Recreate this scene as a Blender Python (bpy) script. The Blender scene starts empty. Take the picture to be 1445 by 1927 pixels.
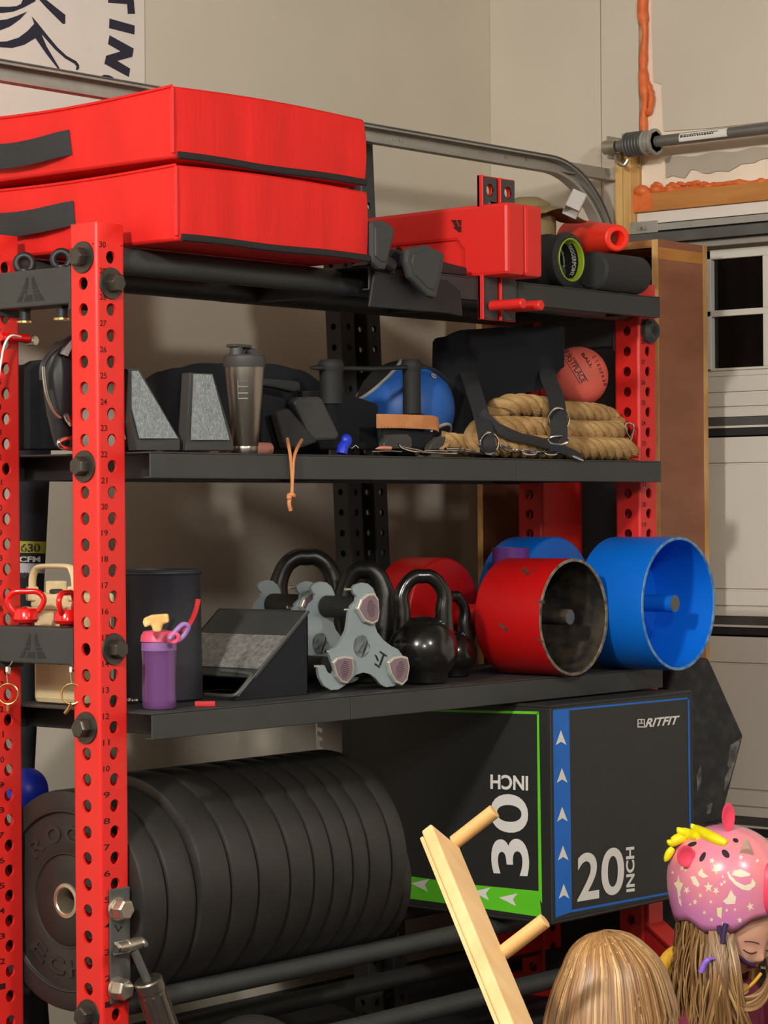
import bpy, bmesh, math, random
from mathutils import Vector, Matrix
R = random.Random(7)
pi, sin, cos, rad = math.pi, math.sin, math.cos, math.radians
sc = bpy.context.scene
# ------------------------------------------------------------------ camera
# world: X along the storage rack, Y into the rack (towards the side wall), Z up, metres
TH, FOC, INCH, EYE, RHO, CX, CY = rad(50), 4767.0, .0254, 1.25, rad(.42), 722.5, 963.5
Z1 = 194 * INCH; U1 = (212 - CX) / FOC
FW = Vector((sin(TH), cos(TH), 0)); RT = Vector((cos(TH), -sin(TH), 0)); UPZ = Vector((0, 0, 1))
CAM = -FW * Z1 - RT * (Z1 * U1) + UPZ * EYE
CR = RT * cos(RHO) - UPZ * sin(RHO); CU = RT * sin(RHO) + UPZ * cos(RHO)
cd = bpy.data.cameras.new('camera'); co = bpy.data.objects.new('camera', cd); sc.collection.objects.link(co)
mt = Matrix((CR, CU, -FW)).transposed().to_4x4(); mt.translation = CAM; co.matrix_world = mt
cd.sensor_width = 36; cd.lens = FOC / 1927 * 36; cd.clip_start = .05
sc.camera = co

def at(px, py, X=None, Y=None, Z=None, D=None):
    """the world point seen at a photograph pixel, on the plane X=, Y=, Z= or at depth D"""
    r = FW + CR * ((px - CX) / FOC) - CU * ((py - CY) / FOC)
    if X is not None: t = (X - CAM.x) / r.x
    elif Y is not None: t = (Y - CAM.y) / r.y
    elif Z is not None: t = (Z - CAM.z) / r.z
    else: t = D
    return CAM + r * t

# ------------------------------------------------------------------ light
w = bpy.data.worlds.new('world'); sc.world = w; w.use_nodes = True
w.node_tree.nodes['Background'].inputs[0].default_value = (.9, .95, 1, 1)
w.node_tree.nodes['Background'].inputs[1].default_value = .05
def lamp(loc, power, r=.13, col=(1, .955, .89)):
    l = bpy.data.lights.new('ceiling_lamp', 'POINT'); l.shadow_soft_size = r; l.energy = power; l.color = col
    o = bpy.data.objects.new('ceiling_lamp', l); sc.collection.objects.link(o); o.location = loc; return o
lamp((-2.9, -1.25, 2.62), 250)
lamp((-.6, -3.4, 2.62), 115)
lamp((-3.6, -4.4, 2.62), 140)
vs = sc.view_settings; vs.view_transform = 'Standard'; vs.look = 'None'; vs.gamma = 1; vs.use_curve_mapping = False
sc.display_settings.display_device = 'sRGB'
vs.exposure = 0.45

# ------------------------------------------------------------------ materials
def lin(c):
    return tuple(((v / 255) / 12.92 if v / 255 <= .04045 else ((v / 255 + .055) / 1.055) ** 2.4) for v in c)
MATS = {}
def mat(name, rgb, rough=.5, metal=0., var=.06, scale=12., bump=0., bscale=60., coat=0., spec=.5, rgb2=None, stretch=None, trans=0., alpha=1., thr=None, sheen=0.):
    if name in MATS: return MATS[name]
    m = bpy.data.materials.new(name); m.use_nodes = True; nt = m.node_tree; N = nt.nodes; L = nt.links
    b = N['Principled BSDF']
    tc = N.new('ShaderNodeTexCoord'); src = tc.outputs['Object']
    if stretch:
        mp = N.new('ShaderNodeMapping'); mp.inputs['Scale'].default_value = stretch; L.new(src, mp.inputs['Vector']); src = mp.outputs['Vector']
    nz = N.new('ShaderNodeTexNoise'); nz.inputs['Scale'].default_value = scale; nz.inputs['Detail'].default_value = 4; L.new(src, nz.inputs['Vector'])
    c = lin(rgb); ramp = N.new('ShaderNodeValToRGB')
    lo, hi = (.35, .65) if thr is None else thr
    ramp.color_ramp.elements[0].position = lo; ramp.color_ramp.elements[1].position = hi
    if rgb2: c2 = lin(rgb2); ca, cb = c, c2
    else: ca = tuple(min(1, v * (1 - var)) for v in c); cb = tuple(min(1, v * (1 + var)) for v in c)
    ramp.color_ramp.elements[0].color = (*ca, 1); ramp.color_ramp.elements[1].color = (*cb, 1)
    L.new(nz.outputs['Fac'], ramp.inputs['Fac']); L.new(ramp.outputs['Color'], b.inputs['Base Color'])
    b.inputs['Roughness'].default_value = rough; b.inputs['Metallic'].default_value = metal
    b.inputs['Specular IOR Level'].default_value = spec
    b.inputs['Coat Weight'].default_value = coat; b.inputs['Coat Roughness'].default_value = .08
    b.inputs['Transmission Weight'].default_value = trans
    if sheen: b.inputs['Sheen Weight'].default_value = sheen
    if bump:
        n2 = N.new('ShaderNodeTexNoise'); n2.inputs['Scale'].default_value = bscale; n2.inputs['Detail'].default_value = 3; L.new(src, n2.inputs['Vector'])
        bp = N.new('ShaderNodeBump'); bp.inputs['Strength'].default_value = bump; bp.inputs['Distance'].default_value = .004
        L.new(n2.outputs['Fac'], bp.inputs['Height']); L.new(bp.outputs['Normal'], b.inputs['Normal'])
    MATS[name] = m; return m
M = dict(
 wall=mat('painted_drywall', (212, 202, 184), .75, bump=.08, bscale=120, var=.03, scale=3),
 drywall=mat('drywall_compound', (246, 232, 210), .85, bump=.12, bscale=30, var=.05, scale=6),
 grout=mat('bare_drywall_paper', (186, 176, 158), .9, var=.04),
 ceiling=mat('ceiling_paint', (150, 147, 140), .8), clutter=mat('far_wall_paint', (120, 116, 108), .8), floor=mat('rubber_floor', (36, 36, 38), .8, bump=.2, bscale=200, rgb2=(46, 46, 48)),
 red=mat('red_powder_coat', (226, 42, 36), .42, bump=.05, bscale=300, var=.05, scale=5),
 redfab=mat('red_vinyl', (222, 36, 32), .55, spec=.3, bump=.5, bscale=9, var=.06, scale=4, stretch=(3, 3, .7)),
 black=mat('black_powder_coat', (58, 59, 58), .55, bump=.08, bscale=350, var=.08, scale=8),
 blackst=mat('black_steel_dark', (30, 31, 34), .5, var=.1),
 ink=mat('dark_ink', (60, 8, 10), .6),
 zip=mat('black_binding', (26, 26, 28), .7, bump=.2, bscale=200),
 web=mat('black_webbing', (44, 44, 45), .85, bump=.4, bscale=240),
 neo=mat('black_neoprene', (20, 22, 28), .9, bump=.1, bscale=150),
 bolt=mat('dark_zinc_bolt', (84, 80, 74), .38, metal=.75, var=.12, scale=40),
 zinc=mat('bright_zinc', (196, 190, 176), .3, metal=.9, var=.1, scale=30),
 chrome=mat('chrome', (225, 222, 216), .12, metal=1.),
 brushed=mat('brushed_steel', (150, 142, 132), .32, metal=.95, bump=.08, bscale=60, stretch=(6, 6, .4)),
 galv=mat('galvanised_steel', (168, 164, 154), .5, metal=.25, var=.08, scale=14),
 galvd=mat('dark_galvanised_steel', (104, 104, 102), .5, metal=.5, var=.12, scale=14),
 gold=mat('brass_ring', (226, 190, 120), .25, metal=.9),
 white=mat('white_vinyl', (232, 222, 212), .5, var=.02), navy=mat('navy_print', (40, 40, 58), .6),
 ply=mat('plywood_face', (162, 104, 74), .6, rgb2=(148, 94, 68), scale=6, stretch=(1, 1, 3), bump=.1, bscale=30),
 edge=mat('plywood_edge', (222, 176, 110), .6, rgb2=(190, 140, 78), scale=30, stretch=(1, 1, .3)),
 edgeh=mat('plywood_edge_dark', (196, 140, 80), .6, rgb2=(150, 96, 50), scale=40, stretch=(.3, .3, 3)),
 pine=mat('pine_stud', (226, 184, 116), .6, rgb2=(204, 156, 88), scale=8, stretch=(4, 4, .5)),
 header=mat('header_beam', (204, 140, 72), .6, rgb2=(188, 122, 58), scale=8, stretch=(1, .6, 6)),
 foam=mat('orange_expanding_foam', (236, 122, 60), .5, rgb2=(222, 104, 46), scale=30, bump=.5, bscale=40),
 door=mat('door_steel_white', (222, 216, 204), .5, var=.03, scale=3, bump=.05, bscale=200),
 seal=mat('door_seal', (40, 40, 42), .7), glass=mat('night_glass', (10, 11, 14), .08, var=0.),
 pipe=mat('grey_torsion_tube', (128, 126, 120), .45, metal=.5),
 grip=mat('grip_tape', (122, 128, 131), .75, bump=.7, bscale=260, rgb2=(148, 153, 155), scale=120),
 gripd=mat('grip_tape_worn', (104, 102, 98), .8, bump=.7, bscale=260, rgb2=(136, 134, 130), scale=90),
 plastic=mat('black_plastic', (34, 35, 36), .45, var=.08),
 uhmw=mat('dark_grey_uhmw', (64, 62, 62), .5), paddle=mat('charcoal_rubber', (60, 61, 61), .55, bump=.1, bscale=100),
 green=mat('green_plastic', (170, 196, 50), .45), foamroll=mat('black_eva_foam', (44, 45, 45), .75, bump=.15, bscale=120),
 orange=mat('safety_orange_vinyl', (255, 50, 26), .45), olive=mat('olive_cloth', (140, 122, 82), .85, bump=.2, bscale=200),
 leather=mat('tan_leather', (212, 144, 92), .55, rgb2=(196, 124, 74), scale=20), blue=mat('blue_plastic', (26, 50, 190), .4),
 ballblue=mat('blue_panel_vinyl', (34, 92, 172), .5), ballblack=mat('black_panel_vinyl', (34, 34, 38), .6), piping=mat('grey_piping', (160, 160, 152), .6),
 rope=mat('manila_rope', (196, 158, 104), .85, rgb2=(160, 122, 74), scale=14, bump=.6, bscale=160, stretch=(1, 1, 2)),
 rubberball=mat('red_rubber', (236, 108, 92), .55, bump=.15, bscale=300, var=.05),
 blackink=mat('black_ink', (50, 28, 28), .6), enamel=mat('black_enamel_iron', (24, 22, 21), .22, bump=.22, bscale=28, coat=.4, var=.15),
 enamelm=mat('black_iron_satin', (30, 28, 26), .34, bump=.2, bscale=30, var=.15),
 drumred=mat('worn_red_paint', (196, 14, 16), .42, rgb2=(206, 18, 20), bump=.08, bscale=20, scale=3),
 drumblue=mat('blue_paint', (6, 112, 226), .42, rgb2=(8, 120, 234), bump=.06, bscale=20, scale=3),
 dirt=mat('bare_dirty_steel', (70, 60, 48), .7, rgb2=(30, 28, 26), scale=18, bump=.3, bscale=50, thr=(.4, .6)),
 scuff=mat('paint_scuff', (110, 78, 60), .7, rgb2=(70, 40, 34), scale=40),
 chip=mat('chipped_rim', (150, 140, 118), .6, rgb2=(70, 60, 48), scale=40), chipb=mat('chipped_blue_rim', (120, 160, 190), .5, rgb2=(40, 110, 190), scale=50),
 trig=mat('blue_grey_cast_metal', (148, 160, 164), .42, metal=.25, var=.05), trim=mat('silver_rim', (206, 208, 196), .35, metal=.6),
 badge=mat('mauve_badge', (128, 104, 112), .5), badgel=mat('badge_print', (78, 56, 66), .5), handle=mat('black_rubber_sleeve', (28, 28, 27), .7),
 purple=mat('purple_plastic', (112, 60, 150), .35), purplet=mat('clear_purple_plastic', (132, 86, 146), .15, trans=.35, var=.02), lilac=mat('lilac_plastic', (156, 112, 176), .4), pink=mat('pink_plastic', (248, 96, 128), .4),
 biscuit=mat('pale_yellow_silicone', (250, 214, 140), .5, rgb2=(226, 172, 96), scale=40), straw=mat('magenta_straw', (196, 70, 150), .3),
 bucket=mat('dark_rubber_bucket', (40, 42, 50), .5, bump=.1, bscale=60), strap=mat('red_webbing', (190, 40, 44), .6),
 cream=mat('cream_plastic', (226, 206, 160), .55, var=.03), yellow=mat('yellow_print', (190, 180, 40), .6), mini=mat('red_gloss_iron', (226, 22, 22), .22, coat=.5),
 plate=mat('black_bumper_rubber', (40, 38, 36), .45, rgb2=(50, 47, 44), bump=.15, bscale=40, scale=10), emboss=mat('embossed_rubber', (50, 47, 44), .45),
 boxskin=mat('black_box_vinyl', (40, 40, 39), .5, bump=.12, bscale=90, var=.05), gband=mat('green_print', (104, 214, 40), .5), bband=mat('blue_print', (16, 108, 206), .5),
 pw=mat('white_print', (238, 234, 228), .5, var=.01), stone=mat('chalky_black_rubber', (50, 50, 49), .85, rgb2=(74, 74, 72), scale=30, bump=.6, bscale=70, thr=(.45, .8)), chalk=mat('chalk_mark', (140, 138, 132), .9, rgb2=(80, 80, 78), scale=50),
 maple=mat('pale_maple', (232, 192, 138), .5, rgb2=(220, 176, 120), scale=6, stretch=(3, 3, .6)), dowel=mat('maple_dowel', (214, 168, 104), .5),
 skin=mat('skin', (214, 160, 134), .5, var=.05, scale=10, spec=.35), lip=mat('lips', (196, 96, 92), .4), lash=mat('lashes', (70, 44, 40), .7),
 shirt=mat('maroon_cotton', (122, 40, 66), .85, bump=.2, bscale=150), navycot=mat('navy_cotton', (48, 52, 78), .85), denim=mat('dark_leggings', (50, 46, 60), .85), mustard=mat('mustard_knit', (226, 172, 50), .85, bump=.4, bscale=120),
 helmet=mat('pink_helmet_shell', (250, 150, 158), .25, rgb2=(220, 136, 190), scale=5, coat=.4, thr=(.4, .62)), hpink=mat('coral_pink_rubber', (250, 78, 108), .4), hyel=mat('yellow_rubber', (246, 232, 20), .45), hhole=mat('helmet_vent_dark', (46, 30, 40), .8),
 hprint=mat('cream_print', (250, 232, 212), .35, rgb2=(244, 236, 176), scale=30, thr=(.45, .6)), horn=mat('translucent_grey_horn', (206, 170, 156), .4), pstrap=mat('purple_webbing', (62, 42, 84), .7), pbuckle=mat('lilac_buckle', (146, 104, 214), .4),
)
def hair_mat():
    m = bpy.data.materials.new('blonde_hair'); m.use_nodes = True; nt = m.node_tree; N = nt.nodes; L = nt.links; b = N['Principled BSDF']
    tc = N.new('ShaderNodeTexCoord'); uv = N.new('ShaderNodeMapping'); uv.inputs['Scale'].default_value = (60, 1.2, 1); L.new(tc.outputs['UV'], uv.inputs['Vector'])
    nz = N.new('ShaderNodeTexNoise'); nz.inputs['Scale'].default_value = 1.0; nz.inputs['Detail'].default_value = 5; L.new(uv.outputs['Vector'], nz.inputs['Vector'])
    r = N.new('ShaderNodeValToRGB'); e = r.color_ramp.elements
    e[0].position = .3; e[0].color = (*lin((92, 62, 38)), 1); e[1].position = .72; e[1].color = (*lin((226, 188, 126)), 1)
    k = r.color_ramp.elements.new(.5); k.color = (*lin((148, 108, 66)), 1)
    L.new(nz.outputs['Fac'], r.inputs['Fac']); L.new(r.outputs['Color'], b.inputs['Base Color'])
    b.inputs['Roughness'].default_value = .38; b.inputs['Specular IOR Level'].default_value = .5
    bp = N.new('ShaderNodeBump'); bp.inputs['Strength'].default_value = .3; bp.inputs['Distance'].default_value = .002; L.new(nz.outputs['Fac'], bp.inputs['Height']); L.new(bp.outputs['Normal'], b.inputs['Normal'])
    return m
M['hair'] = hair_mat()

# ------------------------------------------------------------------ mesh builder
class MB:
    def __init__(s): s.bm = bmesh.new(); s.uv = None
    def v(s, p): return s.bm.verts.new(p)
    def f(s, vs):
        try: return s.bm.faces.new(vs)
        except ValueError: return None
    def box(s, x0, x1, y0, y1, z0, z1, T=None):
        P = [(x0, y0, z0), (x1, y0, z0), (x1, y1, z0), (x0, y1, z0), (x0, y0, z1), (x1, y0, z1), (x1, y1, z1), (x0, y1, z1)]
        V = [s.v(T @ Vector(p) if T else p) for p in P]
        for q in ((3, 2, 1, 0), (4, 5, 6, 7), (0, 1, 5, 4), (1, 2, 6, 5), (2, 3, 7, 6), (3, 0, 4, 7)): s.f([V[i] for i in q])
        return s
    def ring(s, c, a, b, r, n, ry=None):
        ry = r if ry is None else ry
        return [s.v(c + a * (cos(2 * pi * i / n) * r) + b * (sin(2 * pi * i / n) * ry)) for i in range(n)]
    def bridge(s, A, B):
        n = len(A)
        for i in range(n): s.f([A[i], A[(i + 1) % n], B[(i + 1) % n], B[i]])
    def cyl(s, p0, p1, r0, r1=None, n=24, cap=True):
        p0, p1 = Vector(p0), Vector(p1); r1 = r0 if r1 is None else r1
        d = (p1 - p0).normalized(); a = d.orthogonal().normalized(); b = d.cross(a)
        A = s.ring(p0, a, b, r0, n); B = s.ring(p1, a, b, r1, n); s.bridge(A, B)
        if cap: s.f(A[::-1]); s.f(B)
        return s
    def tube(s, path, r, n=10, closed=False, cap=True, flat=None, up=None):
        """sweep; r a number or a list; flat=(half width, half thickness) sweeps an ellipse whose wide side lies along up"""
        P = [Vector(p) for p in path]; m = len(P); rr = r if isinstance(r, (list, tuple)) else [r] * m
        T = []
        for i in range(m):
            a = P[(i + 1) % m] if closed or i < m - 1 else P[i]; b = P[i - 1] if closed or i > 0 else P[i]
            T.append((a - b).normalized())
        nrm = (Vector(up) if up else T[0].orthogonal()); rings = []
        for i in range(m):
            if up: nrm = Vector(up)
            nrm = (nrm - T[i] * nrm.dot(T[i])); nrm = nrm.normalized() if nrm.length > 1e-6 else T[i].orthogonal().normalized()
            bi = T[i].cross(nrm)
            if flat: rings.append(s.ring(P[i], nrm, bi, flat[0] * rr[i], n, flat[1] * rr[i]))
            else: rings.append(s.ring(P[i], nrm, bi, rr[i], n))
        for i in range(m - 1): s.bridge(rings[i], rings[i + 1])
        if closed: s.bridge(rings[-1], rings[0])
        elif cap: s.f(rings[0][::-1]); s.f(rings[-1])
        return s
    def lathe(s, prof, T=None, n=40, a0=0, a1=2 * pi):
        T = T or Matrix(); full = abs(a1 - a0 - 2 * pi) < 1e-6; k = n if full else n + 1; rings = []
        for r, z in prof:
            if r < 1e-7: rings.append([s.v(T @ Vector((0, 0, z)))]); continue
            rings.append([s.v(T @ Vector((r * cos(a0 + (a1 - a0) * i / n), r * sin(a0 + (a1 - a0) * i / n), z))) for i in range(k)])
        for A, B in zip(rings, rings[1:]):
            for i in range(n):
                j = (i + 1) % k
                if len(A) == 1 and len(B) == 1: continue
                if len(A) == 1: s.f([A[0], B[j], B[i]])
                elif len(B) == 1: s.f([A[i], A[j], B[0]])
                else: s.f([A[i], A[j], B[j], B[i]])
        return s
    def prism(s, pts, depth):
        """closed polygon of 3D points, extruded along the vector depth"""
        d = Vector(depth); A = [s.v(Vector(p)) for p in pts]; B = [s.v(Vector(p) + d) for p in pts]
        s.f(A[::-1]); s.f(B); s.bridge(A, B); return s
    def sphere(s, c, r, sc3=(1, 1, 1), n=32, m=20, T=None):
        c = Vector(c); prof = [(r * sin(pi * i / m), -r * cos(pi * i / m)) for i in range(m + 1)]
        TT = Matrix.Translation(c) @ (T or Matrix()) @ Matrix.Diagonal((*sc3, 1)); return s.lathe(prof, TT, n)
    def torus(s, c, R_, r, ax=(0, 0, 1), n=32, m=10):
        c = Vector(c); d = Vector(ax).normalized(); a = d.orthogonal().normalized(); b = d.cross(a)
        return s.tube([c + a * (R_ * cos(2 * pi * i / n)) + b * (R_ * sin(2 * pi * i / n)) for i in range(n)], r, m, True)
ORG = {}
def obj(name, b, m, parent=None, smooth=38, bevel=0, recalc=True, local=False):
    bm = b.bm
    if recalc: bmesh.ops.recalc_face_normals(bm, faces=bm.faces)
    org = Vector((0, 0, 0))
    if parent is not None and not local: org = ORG.get(parent.name, org)
    if parent is None and not local and bm.verts:
        xs = [v.co for v in bm.verts]
        org = Vector(((min(p.x for p in xs) + max(p.x for p in xs)) / 2, (min(p.y for p in xs) + max(p.y for p in xs)) / 2, min(p.z for p in xs)))
    if org.length: bmesh.ops.translate(bm, verts=bm.verts, vec=-org)
    me = bpy.data.meshes.new(name); bm.to_mesh(me); bm.free()
    for mm in (m if isinstance(m, (list, tuple)) else [m]): me.materials.append(mm)
    if smooth:
        me.shade_smooth(); me.set_sharp_from_angle(angle=rad(smooth))
    o = bpy.data.objects.new(name, me); sc.collection.objects.link(o)
    if parent is not None: o.parent = parent; ORG[o.name] = ORG.get(parent.name, Vector((0, 0, 0))) if not local else Vector((0, 0, 0))
    elif not local: o.location = org; ORG[o.name] = org
    if bevel:
        md = o.modifiers.new('bevel', 'BEVEL'); md.width = bevel; md.segments = 2; md.limit_method = 'ANGLE'; md.angle_limit = rad(40)
    return o
def tag(o, label, cat, group=None, kind=None):
    o['label'] = label; o['category'] = cat
    if group: o['group'] = group
    if kind: o['kind'] = kind
    return o
def thing(name, label, cat, loc=(0, 0, 0), rotz=0, group=None, local=False):
    o = bpy.data.objects.new(name, None); o.empty_display_size = .05; sc.collection.objects.link(o); o.location = loc; o.rotation_euler = (0, 0, rotz)
    ORG[o.name] = Vector((0, 0, 0)) if local else Vector(loc)
    return tag(o, label, cat, group)
def struct(name, b, m, parent=None, **k):
    o = obj(name, b, m, parent, **k)
    if parent is None: o['kind'] = 'structure'
    return o
def dup(root, loc, rotz=None, label=None, group=None):
    def cp(o, par):
        c = o.copy(); sc.collection.objects.link(c); c.parent = par
        for ch in o.children: cp(ch, c)
        return c
    r = cp(root, None); r.location = loc
    if rotz is not None: r.rotation_euler = (0, 0, rotz)
    if label: r['label'] = label
    if group: r['group'] = group
    return r
_tc = {}
def text2d(body, bold=0.):
    if (body, bold) in _tc: return _tc[(body, bold)]
    cu = bpy.data.curves.new('txt', 'FONT'); cu.body = body; cu.offset = bold; cu.resolution_u = 6
    o = bpy.data.objects.new('txt', cu); me = bpy.data.meshes.new_from_object(o)
    V = [(v.co.x, v.co.y) for v in me.vertices]; Fs = [tuple(p.vertices) for p in me.polygons]
    x0, x1 = min(v[0] for v in V), max(v[0] for v in V); y0, y1 = min(v[1] for v in V), max(v[1] for v in V)
    V = [((x - x0) / (x1 - x0), (y - y0) / (y1 - y0)) for x, y in V]
    bpy.data.objects.remove(o); bpy.data.curves.remove(cu); bpy.data.meshes.remove(me)
    _tc[(body, bold)] = (V, Fs); return V, Fs
def text(b, body, fn, bold=0.):
    V, Fs = text2d(body, bold); W_ = [b.v(fn(x, y)) for x, y in V]
    for q in Fs: b.f([W_[i] for i in q])
    return b
def plan(p00, p10, p01, off=(0, 0, 0)):
    p00, p10, p01, off = Vector(p00), Vector(p10), Vector(p01), Vector(off)
    return lambda x, y: p00 + (p10 - p00) * x + (p01 - p00) * y + off
def flatpoly(b, pts): b.f([b.v(Vector(p)) for p in pts]); return b
def rotT(loc, rx=0, ry=0, rz=0):
    from mathutils import Euler
    return Matrix.Translation(Vector(loc)) @ Euler((rx, ry, rz)).to_matrix().to_4x4()
def arc(c, r, a0, a1, n, u, v):
    c, u, v = Vector(c), Vector(u), Vector(v)
    return [c + u * (r * cos(a0 + (a1 - a0) * i / n)) + v * (r * sin(a0 + (a1 - a0) * i / n)) for i in range(n + 1)]
def smoothpath(P, k=6):
    P = [Vector(p) for p in P]; out = []
    for i in range(len(P) - 1):
        a = P[max(0, i - 1)]; b = P[i]; c = P[i + 1]; d = P[min(len(P) - 1, i + 2)]
        for j in range(k):
            t = j / k
            out.append(.5 * ((2 * b) + (c - a) * t + (2 * a - 5 * b + 4 * c - d) * t * t + (3 * b - a - 3 * c + d) * t ** 3))
    out.append(P[-1]); return out

# ------------------------------------------------------------------ the garage
XD, YW, ZC = 2.3876, .902, 3.0
struct('floor', MB().box(-6, 2.6, -6.5, 1.0, -.1, 0), M['floor'], smooth=0)
struct('ceiling', MB().box(-6, 2.6, -6.5, 1.0, ZC, ZC + .1), M['ceiling'], smooth=0)
struct('wall_left', MB().box(-6, XD + .1, YW, YW + .1, 0, ZC), M['wall'], smooth=0)
struct('wall_back', MB().box(-6.1, -6, -6.5, 1.0, 0, ZC), M['clutter'], smooth=0)
struct('wall_near', MB().box(-6.1, 2.6, -6.6, -6.5, 0, ZC), M['clutter'], smooth=0)
wr = struct('wall_right', MB().box(XD + .012, XD + .1, .37, YW, 0, ZC).box(XD + .012, XD + .1, -6.5, .37, 2.119, ZC).box(XD + .012, XD + .1, -6.5, -2.4, 0, 2.119), M['drywall'], smooth=0)
jy = .5116
struct('drywall_sheet', MB().box(XD, XD + .012, jy + .002, YW, 0, ZC), M['wall'], wr, smooth=0, bevel=.002)
struct('drywall_sheet', MB().box(XD - .002, XD + .012, .384, jy - .002, 2.0, ZC), M['wall'], wr, smooth=0, bevel=.002)
b = MB()
pts = [(XD + .004, y, z) for y, z in ((.338, ZC), (.340, 2.60), (.336, 2.43), (.310, 2.42), (.304, 2.29), (.15, 2.283), (-.4, 2.279), (-3, 2.27), (-3, ZC))]
b.prism(pts, (.006, 0, 0)); struct('painted_panel', b, M['wall'], wr, smooth=0)
b = MB(); ys = [.30 - .02 * i for i in range(60)]
top = [(XD + .005, y, 2.215 + .003 * sin(i)) for i, y in enumerate(ys)]; bot = [(XD + .005, y, 2.172 + .004 * sin(i * 1.7) + .010 * sin(i * .45 + 1) - .02 * (i < 4)) for i, y in enumerate(ys)]
b.prism(top + bot[::-1], (.005, 0, 0)); struct('bare_paper_patch', b, M['grout'], wr, smooth=0)
# framing timber round the opening
o = struct('trim_1', MB().box(XD - .03, XD + .02, -2.4, .384, 2.069, 2.119), M['header'], smooth=0, bevel=.002)
o = struct('trim_2', MB().box(XD - .045, XD + .02, .384, .41, 0, 2.262).box(XD - .04, XD + .02, .413, .44, 0, 2.262), M['pine'], smooth=0, bevel=.003)
o = struct('trim_3', MB().box(XD - .03, XD + .02, .443, .485, 0, 2.2), M['grout'], smooth=0, bevel=.002)
o = struct('trim_4', MB().box(XD - .02, XD + .02, -2.4, .38, 2.036, 2.068), M['white'], smooth=0, bevel=.002)
def blob(P, r0, n=12, amp=.35, seed=1):
    q = random.Random(seed); P = smoothpath(P, 8); k = len(P) // 3 + 2; c = [1 + amp * (q.random() - .5) * 2 for _ in range(k + 1)]
    return MB().tube(P, [r0 * (c[i // 3] + (c[i // 3 + 1] - c[i // 3]) * (.5 - .5 * cos(pi * (i % 3) / 3))) for i in range(len(P))], n)
    q = random.Random(seed); P = smoothpath(P, 8); return MB().tube(P, [r0 * (1 + amp * (q.random() - .5) * 2) for _ in P], n)
q = random.Random(3)
fo = blob([(XD, .366 + .004 * sin(k * 2.3), 2.27 + k * .06) for k in range(13)], .0125, seed=4)
fo.tube(smoothpath([(XD, .358, 2.43), (XD - .004, .343, 2.405), (XD - .004, .34, 2.375), (XD, .352, 2.345), (XD, .366, 2.36)], 6), [.007 + .003 * q.random() for _ in range(25)], 8)
ft = tag(obj('expanding_foam', fo, M['foam'], smooth=70), 'orange expanding foam bead running up the seam beside the door header', 'foam')
fo = blob([(XD - .02, .37 - k * .045, 2.122 + .003 * sin(k * 1.3)) for k in range(40)], .0085, amp=.4, seed=8)
for k in range(3): fo.sphere((XD - .02, .362 - k * .045, 2.128), .019 - .004 * k, (1, 1.2, .9), 14, 10)
for k in range(16):
    y = .325 - .012 * k + .02 * q.random(); z = 2.128 + .022 * q.random() * (1 - k / 22); fo.sphere((XD + .003, y, z), .007 + .006 * q.random(), (.45, 1.5, .55), 12, 8, Matrix.Rotation(.7 * (q.random() - .3), 4, 'X'))
fo.box(XD - .031, XD - .028, .325, .383, 2.072, 2.12)
tag(obj('expanding_foam', fo, M['foam'], smooth=70), 'lumpy orange expanding foam smeared along the top of the header beam', 'foam')
# sectional garage door
SB = [.9098 - .5353 * 1, .9098, 1.448, 1.985]
dr = struct('door_1', MB().box(XD + .04, XD + .055, -2.4, .378, 0, 2.03), M['seal'], smooth=0)
def groove(b, y0, y1, z): b.box(XD + .0165, XD + .04, y0, y1, z - .003, z + .003)
for si, z1 in enumerate(SB):
    z0 = z1 - .5353 if si else 0
    b = MB(); y0, y1 = -2.38, .376; X = XD + .012
    top = z1 - .003
    if si < 3:
        b.box(X, XD + .04, y0, y1, z1 - .072, top); b.box(X + .006, XD + .04, y0, y1, z1 - .078, z1 - .072)
        b.box(X, XD + .04, y0, y1, z0 + .124, z1 - .078)
    if z0 > 0 or 1:
        for a, c, dx in ((.118, .124, .006), (.0785, .118, 0), (.0745, .0785, .006), (.05, .0745, 0)):
            if si < 3: b.box(X + dx, XD + .04, y0, y1, z0 + a, z0 + c)
    if si == 3:
        for a, c, dx in ((.16, .178, .0), (.118, .16, .002), (.112, .118, .008), (.0785, .112, 0), (.0745, .0785, .006), (.05, .0745, 0)): b.box(X + dx, XD + .04, y0, y1, z0 + a, z0 + c)
        b.box(X, XD + .04, y0, y1, 1.953, top)
    pn = struct('door_section', b, M['door'], dr, smooth=0, bevel=.0015)
    b = MB().box(X + .002, XD + .04, y0, y1, z0 + .0265, z0 + .049); struct('section_rail', b, M['galvd'], pn, smooth=0)
    b = MB().box(X + .0, XD + .04, y0, y1, z0 + .0205, z0 + .0262); struct('section_edge', b, M['door'], pn, smooth=0)
    b = MB().box(X + .004, XD + .04, y0, y1, z0, z0 + .02); struct('weather_seal', b, M['seal'], pn, smooth=0)
    if si == 3:
        fr = MB(); zs = (1.6299, 1.7736, 1.7866, 1.9289); zr = ((1.625, 1.632), (1.7716, 1.7886), (1.927, 1.953))
        for a, c in zr: fr.box(X - .006, XD + .04, y0, y1, a, c)
        yy = .158
        fr.box(X - .006, XD + .04, .158, y1, 1.625, 1.953)
        while yy > y0:
            for a, c in ((1.632, 1.7716), (1.7886, 1.927)): fr.box(X - .006, XD + .04, yy - .162 - .02, yy - .162, a, c)
            yy -= .182
        struct('window_1', fr, M['door'], pn, smooth=0, bevel=.002)
        yy = .158
        while yy > y0 + .2:
            for a, c in ((1.632, 1.7716), (1.7886, 1.927)): struct('pane', MB().box(X + .012, X + .016, yy - .162, yy, a, c), M['glass'], pn, smooth=0)
            yy -= .182
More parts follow.
